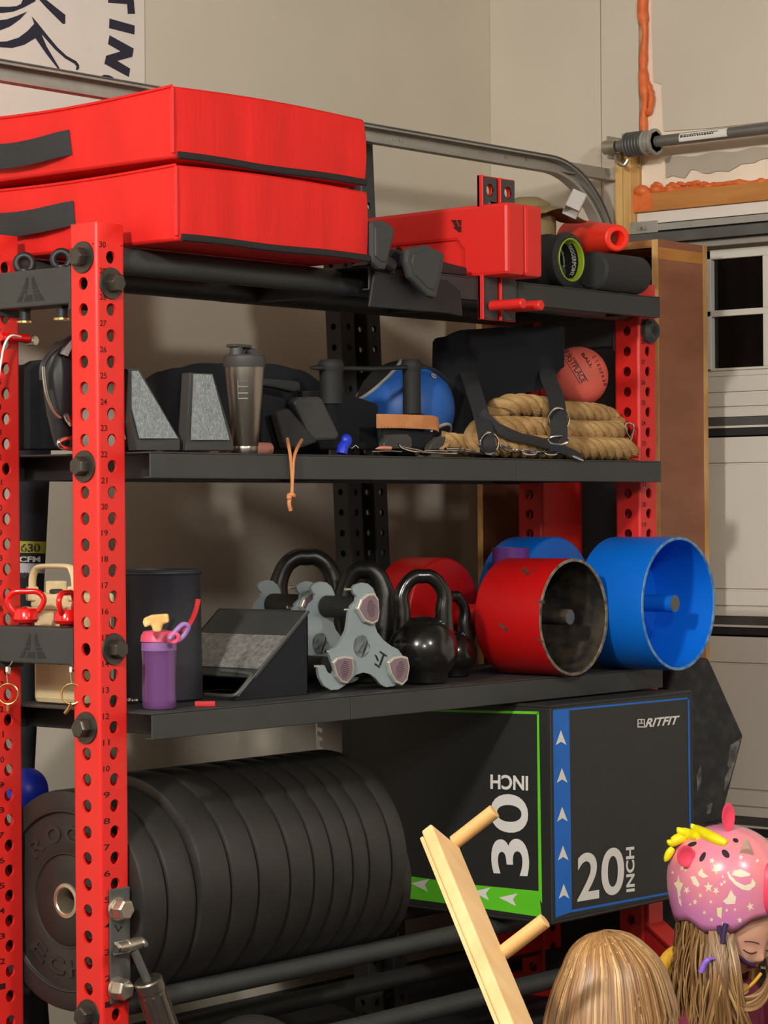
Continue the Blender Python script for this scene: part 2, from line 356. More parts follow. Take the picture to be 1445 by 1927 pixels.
# strut and bracing along the door's head
st = thing('door_strut', 'grey steel strut running along the top of the garage door', 'door hardware', (XD - .06, .2, 1.99))
obj('flange', MB().box(XD - .05, XD - .046, -2.3, .36, 2.012, 2.032).box(XD - .05, XD - .02, -2.3, .36, 2.03, 2.033), M['galv'], st, smooth=0)
obj('rail', MB().box(XD - .075, XD - .07, -2.3, .42, 1.975, 2.005).box(XD - .075, XD - .05, -2.3, .42, 2.002, 2.005), M['galvd'], st, smooth=0, bevel=.001)
obj('rail', MB().box(XD - .045, XD - .03, -2.3, .30, 1.958, 1.972), M['galv'], st, smooth=0)
obj('bracket', MB().box(XD - .052, XD - .05, .29, .38, 2.006, 2.04), M['galv'], st, smooth=0, bevel=.001)
for y in (.345, .33): obj('bolt', MB().cyl((XD - .053, y, 2.022), (XD - .060, y, 2.022), .006, n=6), M['zinc'], st, smooth=0)
for y in (.10, -.3): obj('bolt', MB().cyl((XD - .02, y, 1.966), (XD - .016, y, 1.966), .005, n=8), M['bolt'], st)
# torsion tube above the header
XT = XD - .1
p0, p1 = at(1228, 266, X=XT), at(1445, 243, X=XT); zt = (p0.z + p1.z) / 2; c0 = at(1150, 268, X=XT); yj = c0.y
tt = thing('torsion_tube', 'grey garage door torsion tube with printed sticker above the door', 'door hardware', (XT, .2, zt))
obj('tube', MB().cyl((XT, yj - .024, zt), (XT, -2.3, zt), .0155), M['pipe'], tt)
w0 = at(1180, 270, X=XT).y; w1 = at(1215, 270, X=XT).y; w2 = at(1235, 270, X=XT).y
b = MB().cyl((XT, w0, zt), (XT, w1, zt), .029, .031, 28)
for i in range(6): b.torus((XT, w0 + (w1 - w0) * (i + .5) / 6, zt), .03, .0045, (0, 1, 0), 28, 8)
obj('winding_cone', b, M['galvd'], tt)
b = MB().cyl((XT, w1 + .004, zt), (XT, w2, zt), .027, .027, 24).cyl((XT, w1, zt), (XT, w1 - .008, zt), .034).cyl((XT, w2 + .008, zt), (XT, w2, zt), .036)
for i in range(8):
    a = i * pi / 4; b.box(-.004, .004, w2, w1, .022, .0285, Matrix.Translation((XT, 0, zt)) @ Matrix.Rotation(a, 4, 'Y'))
obj('cable_drum', b, M['galv'], tt)
k0, k1 = at(1283, 261, X=XT).y, at(1373, 251, X=XT).y
T = lambda a, y, r: (XT - r * cos(a), y, zt + r * sin(a))
b = MB()
for i in range(10):
    a, c = -.7 + i * .16, -.7 + (i + 1) * .16; b.f([b.v(T(a, k0, .0158)), b.v(T(a, k1, .0158)), b.v(T(c, k1, .0158)), b.v(T(c, k0, .0158))])
obj('sticker', b, M['pw'], tt)
b = MB(); qq = random.Random(2)
for row, (a, c) in enumerate(((.33, .5), (.02, .27))):
    y = k0 - .004
    while y > k0 + (k1 - k0) * (.72 if row else .78):
        wdt = .003 + .006 * qq.random(); b.f([b.v(T(a, y, .0161)), b.v(T(a, y - wdt, .0161)), b.v(T(c, y - wdt, .0161)), b.v(T(c, y, .0161))]); y -= wdt + .0018
obj('sticker_print', b, M['blackink'], tt, smooth=0)
bp = thing('bearing_plate', 'zinc bearing plate holding the torsion tube end at the wall', 'door hardware', (XT, yj, zt))
b0, b1 = at(1137, 250, X=XT + .05), at(1137, 293, X=XT + .05)
obj('plate', MB().box(XT + .0, XD, yj + .012, yj + .016, zt - .03, zt + .032).box(XD - .006, XD, yj - .03, yj + .03, zt - .05, zt + .05), M['galv'], bp, smooth=0)
obj('hub', MB().cyl((XT, yj + .02, zt), (XT, yj - .02, zt), .02).cyl((XT + .01, yj - .005, zt - .028), (XT + .01, yj - .02, zt - .028), .009, n=6), M['zinc'], bp)
obj('cable_anchor', MB().tube(smoothpath([(XT - .005, yj - .02, zt - .025), (XT - .012, yj - .03, zt - .045), (XT - .006, yj - .045, zt - .055), (XT, yj - .055, zt - .04)], 5), .006, 8), M['zinc'], bp)
# door track: horizontal run, curve and vertical leg
YT = .455; zc = (at(686, 240, Y=YT).z + at(686, 268, Y=YT).z) / 2
def sweepXZ(path, prof, y):
    b = MB(); rs = []
    for i, p in enumerate(path):
        a = path[max(0, i - 1)]; c = path[min(len(path) - 1, i + 1)]; t = (c - a).normalized(); n = Vector((-t.z, 0, t.x))
        rs.append([b.v(Vector((p.x, y, p.z)) + n * u + Vector((0, v, 0))) for u, v in prof])
    for A, B in zip(rs, rs[1:]): b.bridge(A, B)
    b.f(rs[0][::-1]); b.f(rs[-1]); return b
rc = .30; xe = 2.325; hp = [Vector((-5, 0, zc)), Vector((1, 0, zc))] + [Vector((xe - rc + rc * sin(a * pi / 32), 0, zc - rc + rc * cos(a * pi / 32))) for a in range(17)] + [Vector((xe, 0, .05))]
h = .021; prof = [(h, -.004), (h, -.032), (h - .007, -.034), (h - .007, -.031), (h - .003, -.029), (h - .003, -.002), (-h + .003, -.002), (-h + .003, -.029), (-h + .007, -.031), (-h + .007, -.034), (-h, -.032), (-h, -.004), (-h + .002, .002), (h - .002, .002)]
tk = thing('door_track', 'galvanised garage door track curving down at the end of the left wall', 'door hardware', (xe, YT, 0))
obj('channel', sweepXZ(hp, prof, YT), M['galv'], tk)
tr_c = obj('rim', sweepXZ(hp, [(h + .002, -.03), (h + .002, -.037), (h - .001, -.037), (h - .001, -.03)], YT), M['galvd'], tk)
b0 = at(1005, 312, Y=YT + .02); b1 = at(1172, 336, Y=YT + .02)
obj('hanger_angle', MB().box(b0.x - .1, XD, YT + .006, YT + .009, b1.z - .018, b1.z + .018).box(b0.x - .1, XD, YT - .02, YT + .009, b1.z - .018, b1.z - .015), M['galv'], tk, smooth=0)
b = MB()
for px, py in ((740, 262), (752, 264), (950, 296), (990, 300)): p = at(px, py, Y=YT - .003); b.cyl((p.x, YT - .001, p.z), (p.x, YT - .006, p.z), .004, n=8)
obj('rivet', b, M['zinc'], tk)['kind'] = 'stuff'
# printed banner on the left wall
YB = YW - .004
pr = at(272, 100, Y=YB); pbz = at(60, 216, Y=YB).z - .25
bn = thing('wall_banner', 'white banner with navy line drawing and lettering on left wall', 'banner', (pr.x - .6, YB, pbz))
obj('sheet', MB().box(pr.x - 1.4, pr.x, YB, YW, pbz, 2.95), M['white'], bn, smooth=0)
def banpoly(name, polys):
    b = MB()
    for P in polys: b.prism([at(x, y, Y=YB - .0005) for x, y in P], (0, -.0008, 0))
    return obj(name, b, M['navy'], bn, smooth=0)
z = lambda P: [(x * .2076, y * .2076) for x, y in P]
banpoly('letter', [z([(980, -60), (980, 25), (1152, 38), (1158, 125), (1222, 125), (1205, -60), (1150, -60), (1150, -20), (1050, -25), (1050, -60)])])
banpoly('letter', [z([(992, 168), (1219, 232), (1216, 313), (988, 255)])])
banpoly('letter', [z([(992, 320), (1210, 440), (1198, 515), (1062, 552), (1178, 622), (1166, 698), (945, 578), (962, 505), (1092, 466), (978, 400)])])
banpoly('letter', [z([(915, 692), (940, 678), (985, 682), (1020, 698), (1035, 718), (980, 760), (930, 730)])])
banpoly('line_drawing', [z([(-60, 60), (80, 62), (150, 55), (190, 35), (215, -20), (330, -40), (318, 12), (210, 70), (120, 105), (20, 118), (-60, 115)]),
  z([(-60, 190), (60, 175), (150, 145), (245, 105), (180, 175), (90, 240), (0, 275), (-60, 290)]),
  z([(330, -30), (420, 0), (590, 135), (590, 215), (570, 218), (420, 70)]),
  z([(288, 150), (340, 210), (420, 310), (520, 430), (600, 505), (690, 555), (715, 590), (716, 620), (700, 638), (688, 632), (694, 600), (670, 575), (590, 530), (500, 450), (372, 305), (420, 420), (540, 622), (528, 628), (420, 490), (320, 345), (220, 405), (110, 435), (0, 428), (-60, 420), (-60, 380), (60, 375), (170, 340), (250, 280), (310, 215)])])

# ------------------------------------------------------------------ the storage rack
HZ = lambda n: 1.2412 + (n - 20) * .0508
ZT, ZM, ZL = 1.778, 1.371, .862          # tops of the three shelves
YF, YR = -.0635, .38
def tube_holes(x0, y0, wd, z0, z1, holes, r=.0127, lean=0., rr=.007, n=16, wy=None):
    """square post with a row of round holes in all four faces"""
    b = MB(); wy = wy or wd; cx, cy = x0 + wd / 2, y0 + wy / 2; pit = .0508
    def P(x, y, zz): return Vector((x + lean * (zz - z0), y, zz))
    faces = (((x0 + rr, y0), (1, 0), (0, 1), wd), ((x0 + wd, y0 + rr), (0, 1), (-1, 0), wy), ((x0 + wd - rr, y0 + wy), (-1, 0), (0, -1), wd), ((x0, y0 + wy - rr), (0, -1), (1, 0), wy))
    for (o, u, inn, fw_) in faces:
        L = fw_ - 2 * rr; hw = L / 2
        def Q(s_, zz, d=0): return P(o[0] + u[0] * s_ + inn[0] * d, o[1] + u[1] * s_ + inn[1] * d, zz)
        zz = z0; hs = [h for h in holes if h - pit / 2 >= z0 - 1e-6 and h + pit / 2 <= z1 + 1e-6 and hw > r]
        def plain(a, c):
            if c - a > 1e-5: b.f([b.v(Q(0, a)), b.v(Q(L, a)), b.v(Q(L, c)), b.v(Q(0, c))])
        for hh in hs:
            plain(zz, hh - pit / 2); zz = hh + pit / 2
            C = []; O = []; I = []
            for i in range(n):
                a = 2 * pi * (i + .5) / n; cx_, cz_ = cos(a), sin(a)
                k = min(hw / abs(cx_) if abs(cx_) > 1e-9 else 9, (pit / 2) / abs(cz_) if abs(cz_) > 1e-9 else 9)
                C.append(b.v(Q(hw + r * cx_, hh + r * cz_))); I.append(b.v(Q(hw + r * cx_, hh + r * cz_, .006))); O.append(b.v(Q(hw + k * cx_, hh + k * cz_)))
            b.bridge(C, O); b.bridge(I, C)
            for sx in (-1, 1):
                for sz in (-1, 1):
                    cand = sorted(range(n), key=lambda i: (O[i].co - Q(hw + sx * hw, hh + sz * pit / 2)).length)[:2]
                    b.f([b.v(Q(hw + sx * hw, hh + sz * pit / 2)), b.v(O[cand[0]].co), b.v(O[cand[1]].co)])
        plain(zz, z1)
    for (ccx, ccy, a0) in ((x0 + rr, y0 + rr, pi), (x0 + wd - rr, y0 + rr, 1.5 * pi), (x0 + wd - rr, y0 + wy - rr, 0), (x0 + rr, y0 + wy - rr, .5 * pi)):
        for i in range(3):
            a, c = a0 + i * pi / 6, a0 + (i + 1) * pi / 6
            p, q_ = (ccx + rr * cos(a), ccy + rr * sin(a)), (ccx + rr * cos(c), ccy + rr * sin(c))
            b.f([b.v(P(*p, z0)), b.v(P(*q_, z0)), b.v(P(*q_, z1)), b.v(P(*p, z1))])
    bmesh.ops.remove_doubles(b.bm, verts=b.bm.verts, dist=1e-5)
    return b
rack = thing('storage_rack', 'red and black steel gym storage rack with holed posts and three shelves', 'rack', (.927, .15, 0))
ALLH = [HZ(n) for n in range(-3, 31)]
UW = .0762
def upright(cx, y0, z1=1.8155, nums=None):
    u = obj('upright', tube_holes(cx - UW / 2, y0, UW, 0, z1, ALLH), M['red'], rack, smooth=30, recalc=False)
    b = MB().box(cx - UW / 2 + .003, cx + UW / 2 - .003, y0 + .003, y0 + UW - .003, z1 - .001, z1 + .0005); obj('end_cap', b, M['red'], u, smooth=0)
    if nums:
        b = MB()
        for n in range(nums[0], nums[1]):
            zz = HZ(n) + .0175; x = cx - UW / 2 + .0075
            text(b, str(n), plan((x, y0 - .0006, zz), (x + .017, y0 - .0006, zz), (x, y0 - .0006, zz + .0115)), .01)
        obj('hole_numbers', b, M['ink'], u, smooth=0)['kind'] = 'stuff'
    return u
uA = upright(0, 0, nums=(1, 31)); uC = upright(1.854, 0, nums=(1, 31)); uB = upright(0, .3065, nums=(1, 31)); uD = upright(1.854, .3065, z1=1.80)
def hexbolt(par, p, ax, rw=.0315, rh=.0195, hd=.021, m='bolt', rot=.3, mw=None):
    p = Vector(p); ax = Vector(ax); b = MB().cyl(p, p + ax * .004, rw, rw * .97, 32)
    bo = obj('bolt', b, M[mw or m], par)
    T = p + ax * .004; a = ax.orthogonal().normalized(); c = ax.cross(a); b = MB()
    def ring(r, d, off): return [b.v(T + ax * d + (a * cos(rot + i * pi / 3 + off) + c * sin(rot + i * pi / 3 + off)) * r) for i in range(6)]
    A, B, C = ring(rh, 0, 0), ring(rh, hd * .85, 0), ring(rh * .86, hd, 0); b.bridge(A, B); b.bridge(B, C); b.f(C); b.f(A[::-1])
    obj('bolt_head', b, M[m], par, smooth=0, bevel=.0012); return bo
for n in (30, 22, 12, 1): hexbolt(uA, (-UW / 2, UW / 2, HZ(n)), (-1, 0, 0), rot=.2 + n)
for n in (29, 15): hexbolt(uA, (0, 0, HZ(n)), (0, -1, 0), rot=.5 + n)
b = MB().cyl((1.854, 0, HZ(29)), (1.854, -.012, HZ(29)), .031, .031, 32).cyl((1.854, -.012, HZ(29)), (1.854, -.022, HZ(29)), .029, .022, 32); obj('bolt', b, M['black'], uC)
obj('bolt_socket', MB().cyl((1.854, -.0215, HZ(29)), (1.854, -.0228, HZ(29)), .012, .012, 6), M['blackst'], uC, smooth=0)
# cross members with eye bolts
def crossmember(z0, z1, x=0):
    c = obj('crossmember', MB().box(x - .031, x + .031, .0795, .3035, z0, z1), M['black'], rack, smooth=0, bevel=.004)
    for ya_ in (.0765, .3005): obj('flange', MB().box(x - .036, x + .036, ya_, ya_ + .006, z0 - .012, z1), M['black'], c, smooth=0, bevel=.001)
    yc = at(57, 540, X=x - .031).y; zc_ = (z0 + z1) / 2; b = MB(); k = (z1 - z0) / .0737
    def E(y, zz): return (x - .0316, yc - y * k * 1.65, zc_ + zz * k)
    for P in ([(-.0245, -.026), (-.0165, -.026), (-.0115, -.012), (-.018, -.012)], [(-.0172, -.010), (-.0065, -.010), (-.005, -.004), (-.0145, -.004)], [(-.0138, -.002), (-.0045, -.002), (-.0035, .020), (-.0065, .024), (-.009, .012)],
              [(.0245, -.026), (.009, -.026), (.006, -.012), (.018, -.012)], [(.0172, -.010), (.0055, -.010), (.0045, -.004), (.0145, -.004)], [(.0138, -.002), (.004, -.002), (.0025, .020), (.0065, .024), (.009, .012)], [(-.012, -.026), (.005, -.026), (.003, -.013), (-.008, -.013)]):
        b.prism([E(*p) for p in P], (.0012, 0, 0))
    obj('logo', b, M['blackst'], c, smooth=0); return c
c1 = crossmember(1.6625, 1.7362); c2 = crossmember(.9539, 1.0267)
crossmember(1.6625, 1.7362, 1.854); crossmember(.06, .12); crossmember(.06, .12, 1.854)
def eyebolt(y, z0, z1):
    e = obj('eye_bolt', MB().torus((0, y, z1 + .018), .0165, .0075, (.75, .66, 0), 24, 10).cyl((0, y, z1), (0, y, z1 + .006), .015), M['blackst'], c1)
    obj('stud', MB().cyl((0, y, z0 - .024), (0, y, z0), .011).cyl((0, y, z0 - .004), (0, y, z0), .014, n=6), M['blackst'], c1)
    obj('nut', MB().cyl((0, y, z0 - .028), (0, y, z0 - .024), .017), M['gold'], c1)
for px in (46, 116): eyebolt(at(px, 500, X=0).y, 1.6625, 1.7362)
# shelves: folded sheet panels with front and rear lips
def shelf(zt, seams, xs=(.0395, 1.8165), lip=.052):
    E_ = [xs[0]] + seams + [xs[1]]
    for a, c in zip(E_, E_[1:]):
        b = MB(); g = .0008; t = .0035
        b.box(a + g, c - g, YF, YR, zt - t, zt); b.box(a + g, c - g, YF, YF + t, zt - lip, zt - t); b.box(a + g, c - g, YF + t, YF + .02, zt - lip, zt - lip + t)
        b.box(a + g, c - g, YR - t, YR, zt - lip, zt - t)
        obj('shelf_panel', b, M['black'], rack, smooth=0, bevel=.0018)
    for x in (xs[0] + .09, (xs[0] + xs[1]) / 2, xs[1] - .09): obj('shelf_brace', MB().box(x - .02, x + .02, YF + .022, YR - .005, zt - lip + .002, zt - .004), M['blackst'], rack, smooth=0)
shelf(ZT, [at(975, 560, Y=YF).x], (.70, 1.8165)); shelf(ZM, [at(972, 880, Y=YF).x]); shelf(ZL, [at(660, 1330, Y=YF).x])
for y, r_ in ((.04, .027), (.345, .027)): obj('top_rail', MB().cyl((.036, y, ZT - r_ - .001), (1.818, y, ZT - r_ - .001), r_, n=28), M['black'], rack)
# bottom rails that carry the plates
for y in (.035, .34): obj('rail', MB().cyl((.039, y, .282), (1.815, y, .282), .0215), M['black'], rack)
for y in (.035, .34): obj('rail', MB().cyl((.039, y, .125), (1.815, y, .125), .022), M['black'], rack)
# feet
for x in (0, 1.854):
    f_ = obj('foot', MB().box(x - .04, x + .04, -.33, .42, .0, .05), M['red'], rack, smooth=0, bevel=.004)
    if x == 0: continue
    b = MB()
    for sx in (-.032, .026): b.prism([(x + sx, -.002, .21), (x + sx, -.002, .05), (x + sx, -.24, .05)], (.006, 0, 0))
    b.prism([(x - .038, -.002, .215), (x + .038, -.002, .215), (x + .038, -.24, .052), (x - .038, -.24, .052)], (0, -.004, .005))
    obj('gusset', b, M['red'], f_, smooth=0)
obj('plate', MB().box(1.822, 1.886, -.012, -.001, .215, .27), M['red'], rack, smooth=0, bevel=.002)
obj('plate', MB().box(1.818, 1.985, .300, .3055, .60, 1.37), M['red'], rack, smooth=0)
obj('base_beam', MB().box(1.62, 1.815, .31, .38, .12, .23), M['red'], rack, smooth=0, bevel=.004)

# ------------------------------------------------------------------ plywood cabinet behind the rack's right end
cx0, cx1, cy0, cy1, cz1 = 2.03, 2.262, .086, .68, 1.949
cab = thing('plywood_cabinet', 'tall narrow open-fronted plywood cabinet beside the garage door', 'cabinet', (2.15, .38, 0))
obj('side_panel', MB().box(cx0 + .001, cx1 - .02, cy0, cy0 + .018, 0, cz1), M['ply'], cab, smooth=0)
obj('side_panel', MB().box(cx0 + .001, cx1 - .02, cy1 - .018, cy1, 0, cz1), M['ply'], cab, smooth=0)
obj('edge_strip', MB().box(cx0 - .001, cx0 + .0008, cy0 - .001, cy0 + .018, 0, cz1), M['edge'], cab, smooth=0)
obj('edge_strip', MB().box(cx0 - .001, cx0 + .0008, cy1 - .018, cy1, 0, cz1), M['edge'], cab, smooth=0)
obj('back_panel', MB().box(cx1 - .02, cx1, cy0 - .001, cy1, 0, cz1), M['edge'], cab, smooth=0)
obj('top_panel', MB().box(cx0, cx1 - .02, cy0 + .018, cy1 - .018, cz1 - .020, cz1), M['edgeh'], cab, smooth=0)
obj('shelf_board', MB().box(cx0 + .01, cx1 - .02, cy0 + .018, cy1 - .018, 1.10, 1.118), M['ply'], cab, smooth=0)
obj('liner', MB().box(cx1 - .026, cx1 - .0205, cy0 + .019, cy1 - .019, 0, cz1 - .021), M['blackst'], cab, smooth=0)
b = MB().box(cx0 + .004, cx1 - .021, cy0 - .0005, cy0 + .0002, cz1 - .05, cz1 - .02); obj('veneer_patch', b, M['header'], cab, smooth=0)

# ------------------------------------------------------------------ black equipment posts leaning against the left wall
pp = thing('equipment_post', 'black steel double post with rows of holes leaning behind the rack', 'equipment', (1.4, .55, 0))
yl = .50
for k, (pxl, wd) in enumerate(((645, .052), (694, .052))):
    p = at(pxl, 680, Y=yl); lean = -.0545 if k == 0 else -.0535
    x0 = p.x - lean * p.z
    obj('post', tube_holes(x0, yl, wd, 0, 2.18, [.03 + .0508 * i for i in range(40)], r=.0085, lean=lean, rr=.004), M['black'] if k else M['black'], pp, smooth=30, recalc=False)
p = at(650, 680, Y=yl); x0 = p.x + .0540 * p.z
b = MB(); S_ = Matrix.Identity(4); S_[0][2] = -.054; b.box(x0 - .0, x0 + .085, yl + .03, yl + .05, .0, 2.16, S_); obj('web_plate', b, M['blackst'], pp, smooth=0)

# ------------------------------------------------------------------ red crash mats on the top shelf
def mat_block(name, label, x0, x1, y0, y1, z0, z1, hy0, hy1, hz0, hz1, sag=.0, seed=1):
    t = thing(name, label, 'mat', ((x0 + x1) / 2, (y0 + y1) / 2, z0), group=None)
    q = random.Random(seed); b = MB(); nx, ny, nz = 24, 34, 7
    def disp(p):
        x, y, zz = p; fx = (zz - z0) / (z1 - z0); bul = 4 * fx * (1 - fx)
        n = Vector((x, y, zz))
        if abs(x - x0) < 1e-6: n.x -= .005 * bul + .0025 * sin(y * 37 + seed) * bul + .002 * sin(y * 83) * bul
        if abs(x - x1) < 1e-6: n.x += .001 * bul
        if abs(y - y0) < 1e-6: n.y -= .004 * bul + .0028 * sin(x * 95 + seed + 3 * sin(x * 17)) * (1 - fx) ** .5 * min(1, fx * 6) + .002 * sin(x * 41 + seed) * bul
        if abs(zz - z1) < 1e-6: n.z += .006 * sin(pi * (x - x0) / (x1 - x0)) - .012 * sin(pi * min(1, (y - y0) / .7)) * (1 if seed == 1 else .6)
        elif fx > .5: n.z += -.012 * sin(pi * min(1, (y - y0) / .7)) * (fx - .5) * 2 * (1 if seed == 1 else .6)
        return n
    cache = {}
    def vv(i, j, k):
        if (i, j, k) not in cache: cache[(i, j, k)] = b.v(disp((x0 + (x1 - x0) * i / nx, y0 + (y1 - y0) * j / ny, z0 + (z1 - z0) * k / nz)))
        return cache[(i, j, k)]
    for i in range(nx):
        for j in range(ny):
            for k in (0, nz): b.f([vv(i, j, k), vv(i + 1, j, k), vv(i + 1, j + 1, k), vv(i, j + 1, k)])
        for k in range(nz):
            for j in (0, ny): b.f([vv(i, j, k), vv(i + 1, j, k), vv(i + 1, j, k + 1), vv(i, j, k + 1)])
    for j in range(ny):
        for k in range(nz):
            for i in (0, nx): b.f([vv(i, j, k), vv(i, j + 1, k), vv(i, j + 1, k + 1), vv(i, j, k + 1)])
    obj('cover', b, M['redfab'], t, smooth=40, bevel=.006)
    ps = [(x0 + .012 + (x1 - x0 - .012) * i / 20, y0 - .003, z0 + .007 + .0012 * sin(i * .5)) for i in range(21)]
    obj('zip_flap', MB().tube(ps, .0075, 8, flat=(1, .55), up=(0, 0, 1)), M['zip'], t)
    for (ax, ay) in ((x0, y0),): obj('corner_seam', MB().tube([(ax - .001, ay - .001, z0 + .01), (ax - .004, ay - .004, (z0 + z1) / 2), (ax - .001, ay - .001, z1 - .004)], .0035, 8), M['redfab'], t)
    obj('edge_piping', MB().tube([(x0 - .001, y0 + (y1 - y0) * j / 12, disp((x0, y0 + (y1 - y0) * j / 12, z1)).z - .001) for j in range(13)], .003, 6), M['redfab'], t)
    hp_ = []
    for i in range(15):
        f = i / 14; y = hy0 + (hy1 - hy0) * f; hp_.append((x0 - .008 - .02 * sin(pi * f) ** .5, y, (hz0 + hz1) / 2 + sag * sin(pi * f)))
    obj('carry_handle', MB().tube(hp_, (hz1 - hz0) / 2, 10, flat=(1, .09), up=(0, 0, 1)), M['web'], t); return t
hA = at(139, 400, X=.066); hB = at(131, 270, X=.055)
mat_block('crash_mat', 'lower red vinyl crash mat lying directly on the top shelf', .0760, .652, -.104, .80, 1.780, 1.928, hA.y, hA.y + .30, at(139, 424, X=.066).z, at(139, 377, X=.066).z, -.012, 2)
mat_block('crash_mat', 'upper red vinyl crash mat stacked on the other mat', .066, .640, -.106, .80, 1.939, 2.080, hB.y, hB.y + .30, at(131, 291, X=.055).z, at(131, 243, X=.055).z, -.014, 1)

# ------------------------------------------------------------------ spotter arms
def spotter(x0, wd, label):
    t = thing('spotter_arm', label, 'gym attachment', (x0 + wd / 2, -.075, 1.66), group=None)
    y0, zb, zt = -.150, 1.7795, 1.9415; yb = -.022; y2 = at(745, 400, X=x0).y
    xa, xb = x0, x0 + wd
    sl = [(x0, y0, zt), (x0, yb, zt), (x0, y2 + .12, zt - .004), (x0, y2 + .12, zb + .085), (x0, yb + .02, zb + .085), (x0, yb, zb + .06), (x0, yb, zb), (x0, y0, zb)]
    obj('arm', MB().prism(sl, (wd - .001, 0, 0)), M['red'], t, smooth=0, bevel=.008)
    obj('inner_arm', MB().box(x0 + .008, xb - .009, yb - .01, y2 + .10, zb + .014, zb + .09), M['red'], t, smooth=0, bevel=.003)
    h = at(750, 474, X=x0 + .008); obj('hole', MB().cyl((x0 + .0085, h.y, h.z), (x0 + .0075, h.y, h.z), .0115, n=20), M['blackst'], t)
    ly = -.072
    for za, zc2, nm in ((zt - .005, 2.008, 'upper'), (1.683, zb + .003, 'lower')):
        obj('bracket', tube_holes(xa, ly, wd - .002, za, zc2, [zc2 - .032] if nm == 'upper' else [], r=.0142, rr=.001, n=20, wy=.0075), M['red'], t, smooth=30, recalc=False)
        pl = obj('liner', tube_holes(xa + .004, ly - .0045, wd - .011, za + .002, zc2 - .003, [zc2 - .032] if nm == 'upper' else [], r=.014, rr=.001, n=20, wy=.0045), M['uhmw'], t, smooth=30, recalc=False)
    for za, zc2 in ((zt - .005, 2.008), (1.683, zb + .003)): obj('bracket_side', MB().box(xa, xa + .004, ly - .008, ly + .0075, za, zc2), M['red'], t, smooth=0, bevel=.001)
    obj('hole_rim', MB().cyl(((xa + xb) / 2 - .002, ly - .0015, 1.976), ((xa + xb) / 2 - .002, ly + .0078, 1.976), .0138, n=24, cap=False), M['red'], t)
    zp = 1.7135
    obj('pin', MB().cyl(((xa + xb) / 2 - .010, ly - .012, zp), ((xa + xb) / 2 - .010, ly - .105, zp), .0118, .0118, 24), M['red'], t, bevel=.003)
    return t
xs1 = at(955, 450, Y=-.15).x; ws = .0655
s1 = spotter(xs1, ws, 'red spotter arm nearest the crash mats, cut-out logo on its side'); s2 = spotter(xs1 + ws + .0015, ws, 'red spotter arm against the foam roller, right one of the pair')
b = MB()
for P in ([(849, 414), (858, 414), (862, 426), (856, 426)], [(860, 414), (868, 414), (868, 424), (864, 424)], [(853, 427), (868, 425), (868, 431), (857, 432)], [(858, 432), (868, 431), (868, 437), (863, 437)]):
    b.prism([at(x, y, X=xs1 - .0004) for x, y in P], (-.0008, 0, 0))
obj('logo', b, M['ink'], s1, smooth=0)

# black rubber paddles
def paddle(pts, Y, label, rod):
    t = thing('hook_paddle', label, 'gym attachment', at(*pts[-1], Y=Y))
    c = [at(x, y, Y=Y) for x, y in pts]
    obj('paddle', MB().prism(c, (.004, .020, 0)), M['paddle'], t, smooth=0, bevel=.007)
    b = MB(); cen = sum(c, Vector()) / len(c)
    b.prism([cen + (p - cen) * .72 + Vector((0, -.003, 0)) for p in c], (0, .006, 0)); obj('face_pad', b, M['paddle'], t, smooth=0, bevel=.003)
    obj('arm', MB().tube(rod, .016, 12), M['blackst'], t); return t
paddle([(768, 467), (803, 460), (838, 476), (835, 505), (822, 562), (806, 557), (772, 522), (763, 490)], -.112, 'charcoal rubber hook paddle hanging over the shelf edge before the red arms', [at(790, 500, Y=-.098), at(770, 490, Y=-.09), at(745, 488, Y=-.085)])
paddle([(698, 415), (724, 415), (742, 426), (744, 440), (727, 508), (714, 506), (699, 492)], -.112, 'charcoal rubber hook paddle standing between red mats and red arms', [at(712, 470, Y=-.098), at(718, 490, Y=-.09), at(735, 500, Y=-.086)])
cen = at(775, 545, Y=-.085)
t = thing('cross_brace', 'black steel attachment lying on the shelf under the red arms', 'gym attachment', (.90, -.02, ZT))
obj('plate', MB().prism([(.70, -.058, ZT + .001), (1.05, -.058, ZT + .001), (1.05, -.058, ZT + .02), (.78, -.058, ZT + .045)], (0, .05, 0)), M['blackst'], t, smooth=0, bevel=.004)
b = MB().prism([at(x, y, Y=-.066) for x, y in ((700, 508), (770, 520), (838, 528), (862, 548), (866, 596), (840, 590), (690, 578))], (0, -.008, 0)); obj('side_plate', b, M['blackst'], t, smooth=0, bevel=.003)

# massage roller with green core
ctr = at(1074, 470, Y=-.035); rr_ = .0685; L_ = .33; zc_ = ZT + rr_ + .001
tr = thing('massage_roller', 'hollow black massage roller with a lime green core on the top shelf', 'roller', (ctr.x, ctr.y + L_ / 2, ZT))
TT = Matrix.Translation((ctr.x, ctr.y, zc_)) @ Matrix.Rotation(-pi / 2, 4, 'X')
prof = [(.049, .003), (.054, -.001), (.062, .002)] + [(.0665 - .0035 * ((i // 2) % 2), .006 + .013 * i) for i in range(25)] + [(.06, L_), (.05, L_)]
obj('foam_sleeve', MB().lathe(prof, TT, 48), M['foamroll'], tr)
obj('core', MB().lathe([(.052, -.002), (.050, -.004), (.048, -.002), (.0475, .0), (.0475, L_), (.0505, L_), (.0505, 0)], TT, 48), M['green'], tr)
b = MB().lathe([(.0472, .012), (.0472, .10)], TT, 40, .02 * pi - .25 - .9, .62 * pi - .9); obj('inner_label', b, M['zip'], tr)
b = MB()
def inn(a, d): return TT @ Vector((.0468 * cos(a), .0468 * sin(a), d))
text(b, 'TRIGGERPOINT', lambda x, y: inn(-1.1 + 1.9 * x, .030 - .012 * y), .02)
text(b, 'performance therapy', lambda x, y: inn(-.75 + 1.3 * x, .058 - .008 * y), .01)
